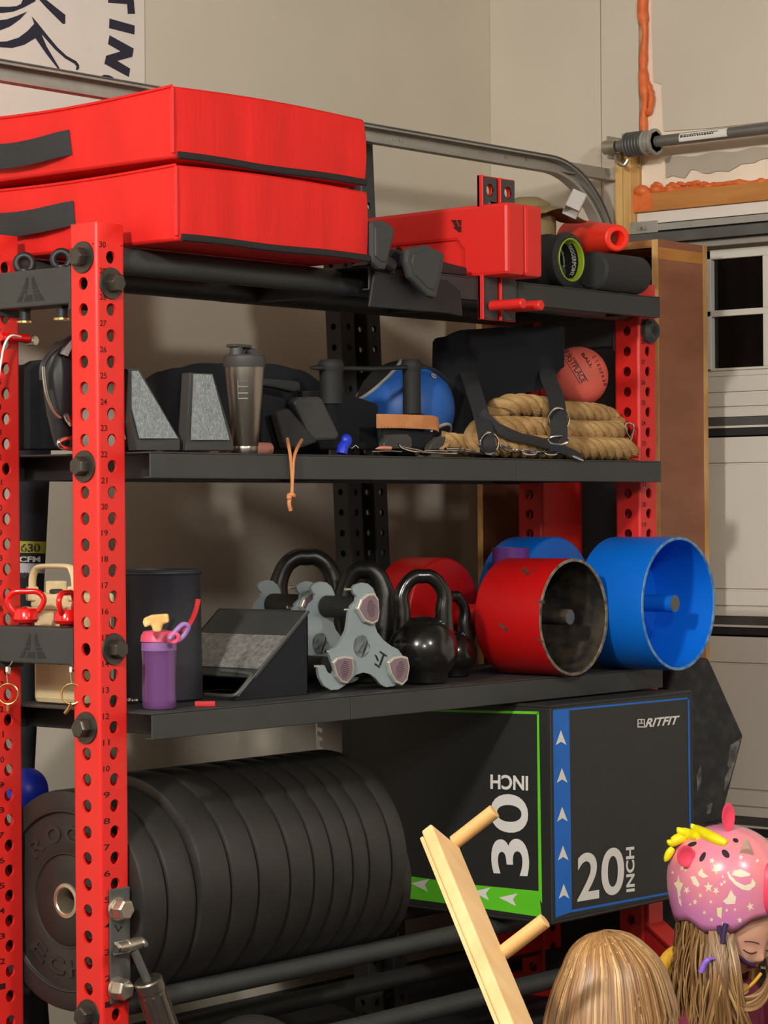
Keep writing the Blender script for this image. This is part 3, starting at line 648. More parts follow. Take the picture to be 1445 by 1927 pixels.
obj('label_print', b, M['pw'], tr, smooth=0)
tag(obj('massage_ball', MB().sphere((ctr.x - .006, ctr.y + .035, zc_ - .0275), .019, (1.1, 1, 1)), M['paddle']), 'small grey ball inside the mouth of the green cored roller', 'ball')
# black foam cylinder beside it
e0, e1 = at(1108, 515, Y=-.056), at(1197, 515, Y=-.056); rz = .046
fc = thing('foam_cylinder', 'solid charcoal foam roller lying lengthwise at the right end of the shelf', 'roller', ((e0.x + e1.x) / 2, -.056, ZT))
b = MB().lathe([(0, 0), (rz - .006, 0), (rz, .006), (rz, e1.x - e0.x - .01), (rz - .008, e1.x - e0.x), (0, e1.x - e0.x)], Matrix.Translation((e0.x + .01, -.056, ZT + rz + .001)) @ Matrix.Rotation(pi / 2, 4, 'Y'), 40)
obj('foam', b, M['foamroll'], fc)
# orange cone lying on the foam cylinder
p1, p0 = at(1162, 448, Y=-.06), at(1092, 452, Y=.14)
cn = thing('sports_cone', 'fluorescent orange sports cone lying on the black foam cylinder', 'cone', p0 - Vector((0, 0, .07)))
d = (p1 - p0); L_ = d.length; T = Matrix.Translation(p0) @ d.to_track_quat('Z', 'Y').to_matrix().to_4x4()
obj('cone', MB().lathe([(.054, -.03), (.051, 0), (.0335, L_ - .012), (.0318, L_ - .003), (.028, L_), (.019, L_), (.017, L_ - .003), (.017, L_ - .05)], T, 40), M['orange'], cn)
# olive cap and the bent steel bracket on top of the roller
hc = at(993, 392, Y=.17)
cp = thing('baseball_cap', 'olive cloth cap lying behind the red spotter arms', 'cap', (hc.x, hc.y, hc.z - .045))
obj('crown', MB().lathe([(.001, .055), (.03, .052), (.055, .038), (.068, .012), (.07, -.02), (.069, -.045)], Matrix.Translation((hc.x, hc.y, hc.z - .027)), 28), M['olive'], cp)
br = at(1050, 407, Y=.09)
P = [(br.x - .10 + .02 * i, br.y, br.z + .012 * sin(i * .55) + .004) for i in range(9)]
b = MB().tube(P, 1, 10, flat=(.045, .006), up=(0, 1, .1)); obj('brim', b, M['olive'], cp)
ca, cb_ = at(1088, 364, Y=.02), at(1068, 404, Y=.02)
bk = thing('steel_bracket', 'short shiny square steel tube tilted on top of the roller', 'bracket', cb_)
up_ = (ca - cb_).normalized(); side = Vector((.62, .45, .0)); side = (side - up_ * side.dot(up_)).normalized(); nn = up_.cross(side)
o_ = at(1081, 384, Y=.02); T = Matrix((side, nn, up_)).transposed().to_4x4(); T.translation = o_
b = MB()
hw = .019
for (a, c, e, f) in ((-hw, hw, -hw, -hw + .002), (-hw, hw, hw - .002, hw), (-hw, -hw + .002, -hw, hw), (hw - .002, hw, -hw, hw)): b.box(a, c, e, f, -.027, .027, T)
obj('tube', b, mat('bright_aluminium', (226, 220, 214), .38, metal=.35), bk, smooth=0)
obj('hole', MB().cyl(T @ Vector((0, -hw - .0004, .008)), T @ Vector((0, -hw + .001, .008)), .004).cyl(T @ Vector((0, hw + .0004, .008)), T @ Vector((0, hw - .001, .008)), .004), M['blackst'], bk)

# ------------------------------------------------------------------ middle shelf
def poly_at(pts, **k): return [at(x, y, **k) for x, y in pts]
def wedge(pts, grip, Y, back, label):
    """sloped squat wedge: trapezoid face leaning back, black body, grip sheet"""
    t = thing('squat_wedge', label, 'wedge', (at(*pts[2], Y=Y).x, Y, ZM), group='grip-topped squat wedges')
    zlo = ZM + .0015
    def S(p):  # pixel -> point on the leaning face
        q0 = at(p[0], p[1], Y=Y); f = max(0, (q0.z - (zlo + .022)) / .13); p3 = at(p[0], p[1], Y=Y + back * f); p3.z = max(p3.z, zlo); return p3
    F_ = [S(p) for p in pts]
    for i in (-1, -2): pass
    obj('body', MB().prism(F_, (.006, .03, 0)), M['black'], t, smooth=0, bevel=.002)
    G = [S(p) + Vector((-.0015, -.003, .001)) for p in grip]
    obj('grip_sheet', MB().prism(G, (.001, .003, 0)), M['grip'], t, smooth=0)
    bl, brr = F_[-1], F_[-2]
    return t
wedge([(242, 694), (262, 695), (338, 828), (338, 847), (258, 847), (246, 795), (246, 694)], [(248, 699), (259, 699), (334, 826), (262, 826), (248, 770)], -.02, .02, 'grip-topped squat wedge beside the left front red post')
wedge([(358, 701), (401, 703), (439, 831), (440, 848), (350, 848), (351, 828)], [(364, 705), (398, 706), (431, 829), (359, 829)], -.025, .02, 'grip-topped squat wedge beside the steel shaker bottle')
g0, g1 = at(225, 832, Y=.075), at(506, 838, Y=.075)
pb = thing('hand_bar', 'pale pink bar lying behind the squat wedges and shaker', 'exercise bar', ((g0.x + g1.x) / 2, .075, ZM))
obj('bar', MB().cyl((g0.x, .075, ZM + .0145), (g1.x, .075, ZM + .0145), .014, n=20), mat('dusty_pink', (196, 130, 112), .6), pb)
obj('cap', MB().cyl((g1.x, .075, ZM + .0145), (g1.x + .006, .075, ZM + .0145), .008, n=16), M['pw'], pb)
# steel shaker bottle
c = at(461, 846, Y=.0); k_ = 4767 / (c - CAM).dot(FW)
sk = thing('shaker_bottle', 'brushed steel shaker bottle with black flip lid on the middle shelf', 'bottle', (c.x, .0, ZM))
T = Matrix.Translation((c.x, 0, ZM + .001)); hh = lambda y: (846 - y) / k_
obj('body', MB().lathe([(0, 0), (.0245, 0), (.026, .002), (.0268, .014), (.0262, .0155), (.0275, .017), (.0415, hh(683)), (0, hh(683))], T, 48), M['brushed'], sk)
obj('band', MB().lathe([(.0282, hh(821)), (.0286, hh(816))], T, 20, -2.6, -1.9), mat('cream_stripe', (232, 216, 170), .5), sk)
b = MB()
for yy in (702, 712, 722, 734, 744): b.lathe([(.0405 - (yy - 690) * .0000876, hh(yy)), (.0408 - (yy - 690) * .0000876, hh(yy - 1.6))], T, 12, -2.75, -2.2)
b.lathe([(.0365, hh(744)), (.0396, hh(700))], T, 2, -2.77, -2.75); obj('volume_marks', b, M['galv'], sk)
obj('lid', MB().lathe([(.0425, hh(684)), (.0436, hh(682)), (.0436, hh(664)), (.041, hh(661)), (0, hh(661))], T, 40), M['uhmw'], sk)
b = MB().cyl((c.x - .022, .002, ZM + hh(662)), (c.x - .022, .002, ZM + hh(645)), .0145, .0135, 20).box(c.x - .040, c.x + .012, -.011, .014, ZM + hh(646), ZM + hh(640)); obj('spout_cap', b, M['uhmw'], sk, bevel=.002)
b = MB().prism([(c.x + .012, -.012, ZM + hh(661)), (c.x + .040, -.012, ZM + hh(661)), (c.x + .042, -.012, ZM + hh(655)), (c.x + .02, -.012, ZM + hh(646)), (c.x + .005, -.012, ZM + hh(650))], (0, .024, 0)); obj('hinge', b, M['uhmw'], sk, smooth=0, bevel=.003)
b = MB().torus((c.x + .012, .0, ZM + hh(655)), .011, .0035, (.3, 1, 0), 20, 8); obj('carry_loop', b, M['uhmw'], sk)
# curved belts standing on edge
def band(b, path, ztops, zb, th):
    P = smoothpath([Vector((*p, 0)) for p in path], 6); n = len(P); rows = []
    for i, p in enumerate(P):
        a = P[max(0, i - 1)]; c_ = P[min(n - 1, i + 1)]; t = (c_ - a).normalized(); nn_ = Vector((t.y, -t.x, 0))
        f = i / (n - 1) * (len(ztops) - 1); j = min(int(f), len(ztops) - 2); f -= j; f = f * f * (3 - 2 * f)
        zt = ztops[j] * (1 - f) + ztops[j + 1] * f
        j2 = zb if not isinstance(zb, list) else None
        z0 = zb if j2 is not None else zb[j] * (1 - f) + zb[j + 1] * f
        rows.append([b.v(p + nn_ * th / 2 + UPZ * z0), b.v(p + nn_ * th / 2 + UPZ * (z0 + zt) / 2 + nn_ * th * .25), b.v(p + nn_ * th / 2 + UPZ * zt), b.v(p - nn_ * th / 2 + UPZ * zt), b.v(p - nn_ * th / 2 + UPZ * z0)])
    for A, B in zip(rows, rows[1:]): b.bridge(A, B)
    b.f(rows[0]); b.f(rows[-1][::-1]); return b
def pz(px, py, Y): return at(px, py, Y=Y).z
bl = thing('lifting_belt', 'black lifting belt standing on edge behind the steel shaker', 'belt', (at(420, 840, Y=.2).x, .2, ZM))
xs_ = [at(p, 800, Y=.22).x for p in (314, 330, 375, 420, 490, 560, 650)]
obj('belt', band(MB(), [(xs_[0] + .05, .33), (xs_[0] + .015, .25), (xs_[1], .21), (xs_[2], .20), (xs_[4], .20), (xs_[5], .22), (xs_[6], .28)], [pz(330, 715, .3), pz(318, 700, .25), pz(335, 692, .21), pz(380, 683, .2), pz(480, 683, .2), pz(560, 696, .22), pz(640, 730, .27)], ZM + .001, .012), M['neo'], bl)
# bundle of black straps
sb = thing('strap_bundle', 'tangled bundle of black straps and pads between shaker and blue clip', 'strap', (at(560, 840, Y=.05).x, .08, ZM))
for P, Y, nm, mm in (([(552, 757), (563, 747), (601, 746), (607, 750), (640, 819), (634, 828), (592, 830), (586, 826)], .045, 'pad', 'paddle'), ([(520, 775), (545, 768), (600, 832), (560, 846), (540, 846)], .035, 'strap', 'web'), ([(494, 712), (530, 714), (566, 718), (568, 735), (556, 738), (520, 730), (494, 726)], .12, 'strap', 'web'), ([(494, 740), (540, 750), (556, 846), (494, 846)], .08, 'strap', 'neo'), ([(570, 735), (640, 735), (712, 760), (716, 846), (600, 846)], .125, 'pad', 'neo')):
    obj(nm, MB().prism(poly_at(P, Y=Y), (.004, .026, 0)), M[mm], sb, smooth=0, bevel=.006)
# leather lanyard hanging over the lip
ln = thing('leather_lanyard', 'tan leather cord lanyard knotted and hanging over the middle shelf edge', 'cord', at(548, 955, Y=-.069))
L1 = smoothpath([at(541, 826, Y=.0), at(543, 838, Y=-.055), at(546, 856, Y=-.072), at(549, 890, Y=-.073), at(550, 928, Y=-.073)], 5)
L2 = smoothpath([at(568, 828, Y=.0), at(560, 842, Y=-.055), at(553, 862, Y=-.073), at(551, 890, Y=-.074), at(549, 928, Y=-.074)], 5)
obj('cord', MB().tube(L1, .0035, 8), M['leather'], ln); obj('cord', MB().tube(L2, .0035, 8), M['leather'], ln)
obj('knot', MB().torus(at(548, 933, Y=-.0735), .0055, .0048, (.3, .2, 1), 14, 8).sphere(at(544, 936, Y=-.074), .006, n=12, m=8), M['leather'], ln)
obj('tail', MB().tube(smoothpath([at(546, 936, Y=-.0735), at(544, 947, Y=-.074), at(547, 961, Y=-.074)], 4), .0042, 8), M['leather'], ln)
# blue clip
bc = thing('rope_clip', 'small bright blue plastic clip with silver hook at shelf edge', 'clip', at(645, 855, Y=-.03))
obj('knob', MB().sphere(at(652, 829, Y=-.03), .0135, (1, .8, 1.05), 20, 14).tube([at(652, 832, Y=-.03), at(645, 842, Y=-.03), at(643, 854, Y=-.03)], [.011, .012, .0125], 14), M['blue'], bc)
obj('hook', MB().tube(smoothpath([at(656, 840, Y=-.028), at(662, 843, Y=-.03), at(668, 838, Y=-.03), at(674, 843, Y=-.03)], 4), .0016, 6), M['chrome'], bc)
# blue and black soft ball
bc_ = at(762, 771, Y=.185); rb = bc_.z - ZM - .001
ba = thing('soft_ball', 'blue and black soft medicine ball with grey piping behind the leather strap', 'ball', (bc_.x, bc_.y, ZM))
b = MB().sphere(bc_, rb, n=64, m=48); b.bm.faces.ensure_lookup_table()
def vdir(a, u, f): return (RT * a + UPZ * u - FW * f).normalized()
caps = [(vdir(-.85, .95, .25), .62), (vdir(-.35, -1, .30), .86), (vdir(.9, -1.0, .5), .45)]
for f_ in b.bm.faces:
    d = (f_.calc_center_median() - bc_).normalized(); f_.material_index = 1 if any(d.angle(q_) < w_ for q_, w_ in caps) else 0
obj('cover', b, [M['ballblue'], M['ballblack']], ba)
for q_, w_ in caps: obj('piping', MB().torus(bc_ + q_ * rb * cos(w_), rb * sin(w_) * 1.005, .0042, q_, 48, 8), M['piping'], ba)
obj('strap', MB().tube(smoothpath([bc_ + vdir(.15, .98, .4) * rb * 1.02, bc_ + vdir(.6, .75, .4) * rb * 1.04, bc_ + vdir(.85, .55, .2) * rb * 1.02], 5), 1, 8, flat=(.011, .0025), up=vdir(.4, .3, 1)), M['web'], ba)
obj('eyelet', MB().torus(bc_ + vdir(.55, .62, .55) * rb * 1.03, .0055, .0022, vdir(.55, .62, .55), 18, 8), M['piping'], ba)
# double grip handle bar
gh = thing('grip_handle', 'black double grip attachment bar with two upright handles', 'gym attachment', (at(690, 780, Y=.09).x, .09, ZM))
def grip_col(px, y0, y1, r, Y):
    p = at(px, y0, Y=Y); q_ = at(px, y1, Y=Y); h_ = p.z - q_.z
    return MB().lathe([(0, h_), (r * .9, h_), (r * 1.12, h_ - .006), (r * 1.16, h_ - .018), (r * 1.02, h_ - .026), (r, h_ - .03), (r, 0), (0, 0)], Matrix.Translation(q_), 28)
obj('grip', grip_col(775, 677, 779, .0205, .07), M['handle'], gh); obj('grip', grip_col(623, 677, 760, .025, .07), M['handle'], gh)
pA, pB = at(584, 692, Y=.068), at(802, 691, Y=.068)
obj('bar', MB().tube([pA, at(596, 692, Y=.068), at(700, 694, Y=.068), at(790, 690, Y=.068), pB], [.003, .0058, .0058, .0055, .003], 12), M['plastic'], gh)
obj('foot', MB().prism(poly_at([(735, 779), (800, 779), (800, 846), (735, 846)], Y=.0735), (0, .005, 0)), M['neo'], gh, smooth=0, bevel=.004)
# tan leather strap
lp = thing('leather_strap', 'tan leather strap curled in front of the blue ball', 'strap', (at(765, 812, Y=.02).x, .02, at(765, 815, Y=.02).z))
q0 = at(709, 780, Y=.045); q1 = at(826, 787, Y=.045)
zt_ = [at(x, y, Y=.045).z for x, y in ((709, 779), (760, 780), (806, 782), (822, 787), (826, 789))]; zb_ = [at(x, y, Y=.045).z for x, y in ((720, 806), (760, 806), (800, 808), (822, 813), (825, 814))]
pth = [(q0.x, .045), (at(760, 790, Y=.045).x, .040), (at(806, 790, Y=.045).x, .038), (q1.x - .006, .043), (q1.x, .062)]
obj('strap', band(MB(), pth, zt_, zb_, .003), M['leather'], lp)
b = MB()
for i in range(16):
    p = at(718 + i * 6.2, 803.5 + (0 if i < 13 else (i - 12)), Y=.0385); b.cyl(p, p + Vector((0, -.001, 0)), .0009, n=6)
obj('stitching', b, M['scuff'], lp, smooth=0)['kind'] = 'stuff'
obj('backing', MB().prism(poly_at([(722, 806), (822, 813), (815, 822), (800, 846), (726, 846)], Y=.05), (0, .022, 0)), M['neo'], lp, smooth=0, bevel=.004)
bu = thing('strap_buckle', 'dark grey plastic buckles lying below the leather strap', 'buckle', (at(770, 840, Y=.0).x, .01, ZM))
for P, Y in (([(724, 832), (734, 818), (768, 817), (776, 825), (776, 844), (722, 846)], .012), ([(812, 836), (826, 822), (840, 822), (836, 838), (822, 847), (808, 847)], .01)): obj('buckle', MB().prism(poly_at(P, Y=Y), (0, .018, 0)), M['uhmw'], bu, smooth=0, bevel=.003)
def carab(pts, Y, label, r=.0022, closed=False, nm='carabiner'):
    P = smoothpath([at(x, y, Y=Y) for x, y in pts], 5)
    return tag(obj(nm, MB().tube(P, r, 8), M['chrome']), label, 'clip')
carab([(750, 836), (760, 842), (790, 848), (796, 851), (775, 849), (756, 843), (750, 837)], -.02, 'thin silver wire loop below the leather strap')
carab([(700, 850), (730, 849), (756, 850)], -.03, 'straight silver pin lying left of the wire loop at shelf edge', .0014, nm='steel_pin')
carab([(796, 851), (820, 853), (860, 854), (838, 849), (800, 849)], -.03, 'flat silver carabiner right of the wire loop')
carab([(838, 845), (870, 846), (905, 851), (912, 853), (880, 850), (840, 848)], -.03, 'silver snap hook lying in front of the brown rope end', .0034, nm='snap_hook')
p = at(716, 843, Y=.0); tag(obj('pencil_stub', MB().cyl(p, p + Vector((-.014, .003, -.002)), .0042, .0008, 8).cyl(p, p + Vector((.03, -.004, .0)), .0042, n=8), mat('pink_wood', (214, 140, 116), .6)), 'short pale pink pencil stub left of the grey buckle', 'pencil')
# manila rope
def rope(path, r, pitch, k=8):
    P = smoothpath(path, k); L_ = [0]
    for a, c in zip(P, P[1:]): L_.append(L_[-1] + (c - a).length)
    n = int(L_[-1] / .006); Q_ = []; j = 0
    for i in range(n + 1):
        s_ = L_[-1] * i / n
        while j < len(L_) - 2 and L_[j + 1] < s_: j += 1
        f = (s_ - L_[j]) / max(1e-9, L_[j + 1] - L_[j]); Q_.append(P[j].lerp(P[j + 1], min(1, f)))
    nr = UPZ.copy(); fr = []
    for i in range(n + 1):
        t = (Q_[min(n, i + 1)] - Q_[max(0, i - 1)]).normalized(); nr = (nr - t * nr.dot(t)); nr = nr.normalized() if nr.length > 1e-4 else t.orthogonal().normalized(); fr.append((nr.copy(), t.cross(nr)))
    out = []
    for s3 in range(3):
        pts = [Q_[i] + (fr[i][0] * cos(2 * pi * (s3 / 3 + i * .006 / pitch)) + fr[i][1] * sin(2 * pi * (s3 / 3 + i * .006 / pitch))) * r * .5 for i in range(n + 1)]
        out.append(pts)
    return out
rp = thing('manila_rope', 'thick tan manila rope coiled at the right end of the middle shelf', 'rope', (1.4, .03, ZM))
rr_ = .027; x_ = lambda px, Y: at(px, 840, Y=Y).x
za, zb2, zc2 = ZM + rr_ + .002, ZM + rr_ * 2.75, ZM + rr_ * 4.4
path = [(x_(1183, -.02), -.020, za), (x_(1100, -.02), -.020, za), (x_(1000, -.02), -.020, za), (x_(935, -.02), -.02, za + .003), (x_(905, .0), .01, za + .012), (x_(905, .02), .03, za + .035), (x_(930, .01), .012, zb2 - .002), (x_(1000, .01), .004, zb2), (x_(1090, .01), .006, zb2 - .004), (x_(1140, .02), .012, zb2 - .002), (x_(1160, .03), .03, zb2 + .006), (x_(1150, .06), .06, zb2 + .03), (x_(1120, .055), .055, zc2 - .002), (x_(1060, .055), .05, zc2), (x_(1000, .06), .06, zc2 + .012), (x_(955, .07), .075, zc2 + .01), (x_(935, .09), .11, zc2 - .01)]
for s_ in rope([Vector(p) for p in path], rr_, .105): obj('strand', MB().tube(s_, rr_ * .57, 9), M['rope'], rp)
path = [(x_(835, .06), .07, za + .01), (x_(880, .05), .06, za + .004), (x_(925, .07), .085, za), (x_(990, .09), .10, za), (x_(1100, .1), .105, za)]
for s_ in rope([Vector(p) for p in path], rr_ * .9, .1): obj('strand', MB().tube(s_, rr_ * .52, 9), M['rope'], rp)
b = MB(); qq = random.Random(5)
for i in range(26):
    p = Vector((x_(1183, -.025), -.025, za)) + Vector((0, qq.uniform(-.02, .02), qq.uniform(-.024, .01))); b.tube([p - Vector((.01, 0, 0)), p + Vector((.006 + .01 * qq.random(), qq.uniform(-.008, .008), -.004 * qq.random()))], .0006, 4)
obj('frayed_fibres', b, M['rope'], rp)['kind'] = 'stuff'
carab([(1163, 783), (1170, 790), (1178, 797)], .02, 'thin silver wire tail at the rope end', .0014, nm='wire_tail')
carab([(1175, 802), (1178, 796), (1186, 796), (1192, 803), (1188, 822), (1184, 836), (1185, 826), (1180, 817), (1175, 805)], .0, 'bent silver carabiner link at the right end of the rope', .0028)
# red playground ball
rc_ = at(1088, 709, Y=.13); rr2 = 56.5 / (4767 / (rc_ - CAM).dot(FW))
pbll = thing('playground_ball', 'red rubber playground ball printed with black lettering, on the rope', 'ball', rc_ - UPZ * rr2)
obj('rubber', MB().sphere(rc_, rr2, n=48, m=32), M['rubberball'], pbll)
def onball(px, py, k=1.004):
    r = (FW + CR * ((px - CX) / FOC) - CU * ((py - CY) / FOC)).normalized(); o = CAM - rc_; R_ = rr2 * k; bb = o.dot(r); dd = bb * bb - (o.length_squared - R_ * R_)
    return CAM + r * (-bb - math.sqrt(max(dd, 0)))
def bt(p00, p10, p01): return lambda x, y: onball(p00[0] + (p10[0] - p00[0]) * x + (p01[0] - p00[0]) * y, p00[1] + (p10[1] - p00[1]) * x + (p01[1] - p00[1]) * y)
b = MB(); text(b, 'FIRSTPLACE', bt((1059, 664), (1095, 721), (1069, 658)), .01)
def strip(b, p, q_, w_):
    dx, dy = q_[0] - p[0], q_[1] - p[1]; L_ = math.hypot(dx, dy); ox, oy = -dy / L_ * w_, dx / L_ * w_
    for i in range(8):
        a, c = i / 8, (i + 1) / 8; g = lambda t, s_: b.v(onball(p[0] + dx * t + ox * s_, p[1] + dy * t + oy * s_)); b.f([g(a, 0), g(c, 0), g(c, 1), g(a, 1)])
strip(b, (1058, 667), (1092.5, 722.5), 1.1); strip(b, (1072, 657), (1107, 718), 1.1)
text(b, 'BALL', bt((1093, 667), (1112, 693), (1098, 663)), .02)
for i, ch in enumerate('CCENFR30'):
    a = i / 7; x, y = 1114 + 21 * a ** .7, 672 + 50 * a; tx, ty = 21 * .7 * (a + .05) ** -.3, 50.; L_ = math.hypot(tx, ty); tx, ty = tx / L_, ty / L_
    text(b, ch, bt((x, y), (x + tx * 4.6, y + ty * 4.6), (x + ty * 6.2, y - tx * 6.2)), .02)
obj('lettering', b, M['blackink'], pbll, smooth=0)
# large dip belt
db = thing('dip_belt', 'wide black dip belt with hanging straps and steel rings in front of rope', 'belt', (at(940, 840, Y=.1).x, .1, ZM))
X_ = lambda px, Y: at(px, 740, Y=Y).x
obj('belt', band(MB(), [(X_(826, .30), .30), (X_(820, .24), .24), (X_(832, .20), .20), (X_(880, .17), .17), (X_(950, .14), .14), (X_(1010, .10), .10), (X_(1062, .045), .045)],
   [pz(826, 660, .3), pz(822, 645, .24), pz(835, 635, .2), pz(890, 621, .17), pz(950, 616, .14), pz(1010, 614, .10), pz(1062, 614, .045)],
   [ZM + .02, ZM + .03, pz(832, 800, .2), pz(890, 830, .17), pz(940, 745, .14), pz(1010, 735, .10), pz(1060, 690, .045)], .014), M['neo'], db)
def ribbon(pts, wd, mm='web', nm='strap', par=db, th=.12):
    P = smoothpath([at(x, y, Y=Y) for x, y, Y in pts], 5); return obj(nm, MB().tube(P, wd, 10, flat=(1, th), up=CR), M[mm], par)
ribbon([(880, 700, .145), (895, 745, .06), (908, 790, -.02), (916, 830, -.062), (919, 852, -.06)], .019)
ribbon([(1040, 640, .13), (1030, 700, .07), (1045, 745, -.0), (1051, 790, -.055), (1052, 830, -.06)], .020)
P = smoothpath([at(905, 775, Y=-.015), at(950, 815, Y=-.055), at(1010, 830, Y=-.062), at(1060, 846, Y=-.066), at(1092, 862, Y=-.068)], 5)
obj('strap', MB().tube(P, .011, 10, flat=(1, .2), up=(0, 0, 1)), M['web'], db)
P = smoothpath([at(930, 800, Y=-.03), at(980, 822, Y=-.05), at(1020, 832, Y=-.055), at(1050, 828, Y=-.06)], 5); obj('strap', MB().tube(P, .009, 10, flat=(1, .25), up=(0, 0, 1)), M['web'], db)
for cx_, cy_, rx_, ry_, Y in ((920, 834, 17, 20, -.058), (1050, 790, 20, 22, -.045), (1050, 828, 20, 8, -.066)):
    obj('ring', MB().tube([at(cx_ + rx_ * cos(i * pi / 12), cy_ + ry_ * sin(i * pi / 12), Y=Y) for i in range(24)], .0028, 8, True), M['chrome'], db)
ch = [(942, 838), (962, 847), (984, 850), (1006, 852), (1026, 851), (1046, 852), (1064, 853)]
for i, ((x, y), (x2, y2)) in enumerate(zip(ch, ch[1:])):
    b = MB(); n = 16; dx, dy = x2 - x, y2 - y; a_ = math.atan2(dy, dx); L_ = math.hypot(dx, dy) * .62; wz = 4.5 if i % 2 == 0 else 1.5
    b.tube([at((x + x2) / 2 + L_ * cos(t) * cos(a_) - wz * sin(t) * sin(a_), (y + y2) / 2 + L_ * cos(t) * sin(a_) + wz * sin(t) * cos(a_), Y=-.056 + (.006 * sin(t) if i % 2 else 0)) for t in [2 * pi * j / n for j in range(n)]], .0022, 6, True)
    obj('chain_link', b, M['chrome'], db)
obj('strap_tip', MB().tube([at(1076, 858, Y=-.0705), at(1096, 866, Y=-.0705)], .0032, 8), M['chrome'], db)
# left end of the middle shelf
gb = thing('gear_case', 'black gear case at the left end of the middle shelf', 'case', (at(80, 840, Y=.3).x, .3, ZM))
obj('body', MB().prism(poly_at([(54, 846), (54, 696), (58, 690), (84, 676), (150, 676), (150, 846)], Y=.30), (.02, .07, 0)), M['neo'], gb, smooth=0, bevel=.004)
obj('rib', MB().box(at(91, 800, Y=.295).x - .002, at(91, 800, Y=.295).x + .002, .292, .299, at(91, 785, Y=.295).z, at(91, 740, Y=.295).z), M['web'], gb)
bg = thing('heavy_pouch', 'black pear-shaped pouch with a steel cable and carabiner beside left post', 'pouch', (at(112, 840, Y=.12).x, .12, ZM))
T = Matrix.Translation(at(116, 845, Y=.13)); kk = 4767 / 5.05
prof = [(.001, 4), (14, 6), (22, 30), (31, 65), (38, 105), (40, 140), (34, 170), (24, 190), (10, 200), (.001, 202)]
obj('pouch', MB().lathe([(r / kk, z_ / kk) for r, z_ in prof], T @ Matrix.Diagonal((1, .7, 1, 1)), 28), M['plastic'], bg)
obj('rim', MB().tube(smoothpath([at(134, 636, Y=.11), at(112, 650, Y=.1), at(92, 668, Y=.1), at(80, 690, Y=.1), at(80, 715, Y=.1)], 5), .006, 8), M['plastic'], bg)
for o_ in (0, 3): obj('cable', MB().tube(smoothpath([at(80 + o_, 690, Y=.095), at(82 + o_, 718, Y=.092), at(88 + o_, 748, Y=.09), at(100 + o_, 775, Y=.09), at(112 + o_, 786, Y=.09)], 5), .0016, 6), M['zinc'], bg)
obj('strap', MB().tube(smoothpath([at(140, 640, Y=.10), at(128, 652, Y=.098), at(120, 668, Y=.098)], 4), 1, 8, flat=(.009, .002), up=CR), mat('grey_webbing', (120, 112, 110), .8), bg)
obj('swivel', MB().tube([at(124, 780, Y=.088), at(128, 788, Y=.088), at(134, 800, Y=.088)], [.006, .007, .005], 10), M['chrome'], bg)
obj('carabiner', MB().tube(smoothpath([at(138, 822, Y=.086), at(122, 826, Y=.086), at(111, 832, Y=.086), at(116, 841, Y=.086), at(134, 844, Y=.086), at(142, 843, Y=.086)], 5), .0048, 10), M['chrome'], bg)

# ------------------------------------------------------------------ third shelf
def ky(p): return FOC / (Vector(p) - CAM).dot(FW)
# rubber bucket
f0 = at(300, 1322, Z=ZL + .001); rb_ = .088; ctr = f0 + FW * rb_; ctr.z = ZL + .001; ctr = ctr - RT * .010
kb_ = ky(ctr); hb = (1322 - 1078) / kb_
bkt = thing('rubber_bucket', 'tall black flexible bucket with red strap behind the purple bottle', 'bucket', ctr)
T = Matrix.Translation(ctr)
obj('body', MB().lathe([(0, 0), (.089, 0), (.093, .004), (.0925, .05), (.0905, hb * .55), (.089, hb - .014), (.0905, hb - .012), (.0905, hb), (.087, hb + .001), (.0865, hb - .01), (.088, hb * .6), (.092, .006), (0, .006)], T, 56), M['bucket'], bkt)
obj('rolled_rim', MB().torus(ctr + UPZ * (hb - .006), .0905, .004, (0, 0, 1), 56, 8), M['bucket'], bkt)
obj('strap', MB().tube(smoothpath([at(373, 1128, D=5.12), at(368, 1150, D=5.10), at(358, 1172, D=5.07), at(345, 1190, D=5.055)], 5), 1, 8, flat=(.005, .0018), up=CR), M['strap'], bkt)
p = at(367, 1325, Z=ZL + .006); tag(obj('red_tab', MB().tube([p, p + RT * .04], 1, 8, flat=(.006, .003), up=(0, 0, 1)), M['strap']), 'small red webbing tab lying at the foot of the black bucket', 'strap')
# child's purple bottle
f0 = at(297, 1336, Z=ZL + .001); rp_ = .0345; ctr = f0 + FW * rp_; ctr.z = ZL + .001; kb_ = ky(ctr); h_ = lambda y: (1334 - y) / kb_
pbt = thing('kids_bottle', 'translucent purple kids water bottle with pink lid and chewed spout', 'bottle', ctr); T = Matrix.Translation(ctr)
obj('body', MB().lathe([(0, 0), (.030, 0), (.0335, .004), (.0345, .02), (.0335, h_(1250)), (.0345, h_(1226)), (.0345, h_(1224)), (.0325, h_(1224)), (.0315, .02), (0, .01)], T, 48), M['purplet'], pbt)
obj('water', MB().lathe([(0, .012), (.031, .02), (.031, .034), (0, .034)], T, 40), mat('dark_purple_base', (104, 62, 130), .5), pbt)
obj('neck_band', MB().lathe([(.0342, h_(1225)), (.0352, h_(1224)), (.0348, h_(1208)), (.033, h_(1206)), (0, h_(1206))], T, 48), M['lilac'], pbt)
obj('lid', MB().lathe([(.0345, h_(1207)), (.0335, h_(1196)), (.028, h_(1188)), (.012, h_(1186)), (0, h_(1186))], T @ Matrix.Translation((-.003, 0, 0)), 40), M['pink'], pbt)
obj('straw', MB().tube([ctr - RT * .012 - FW * .012 + UPZ * .015, ctr - RT * .004 - FW * .01 + UPZ * h_(1235)], .0045, 10), M['straw'], pbt)
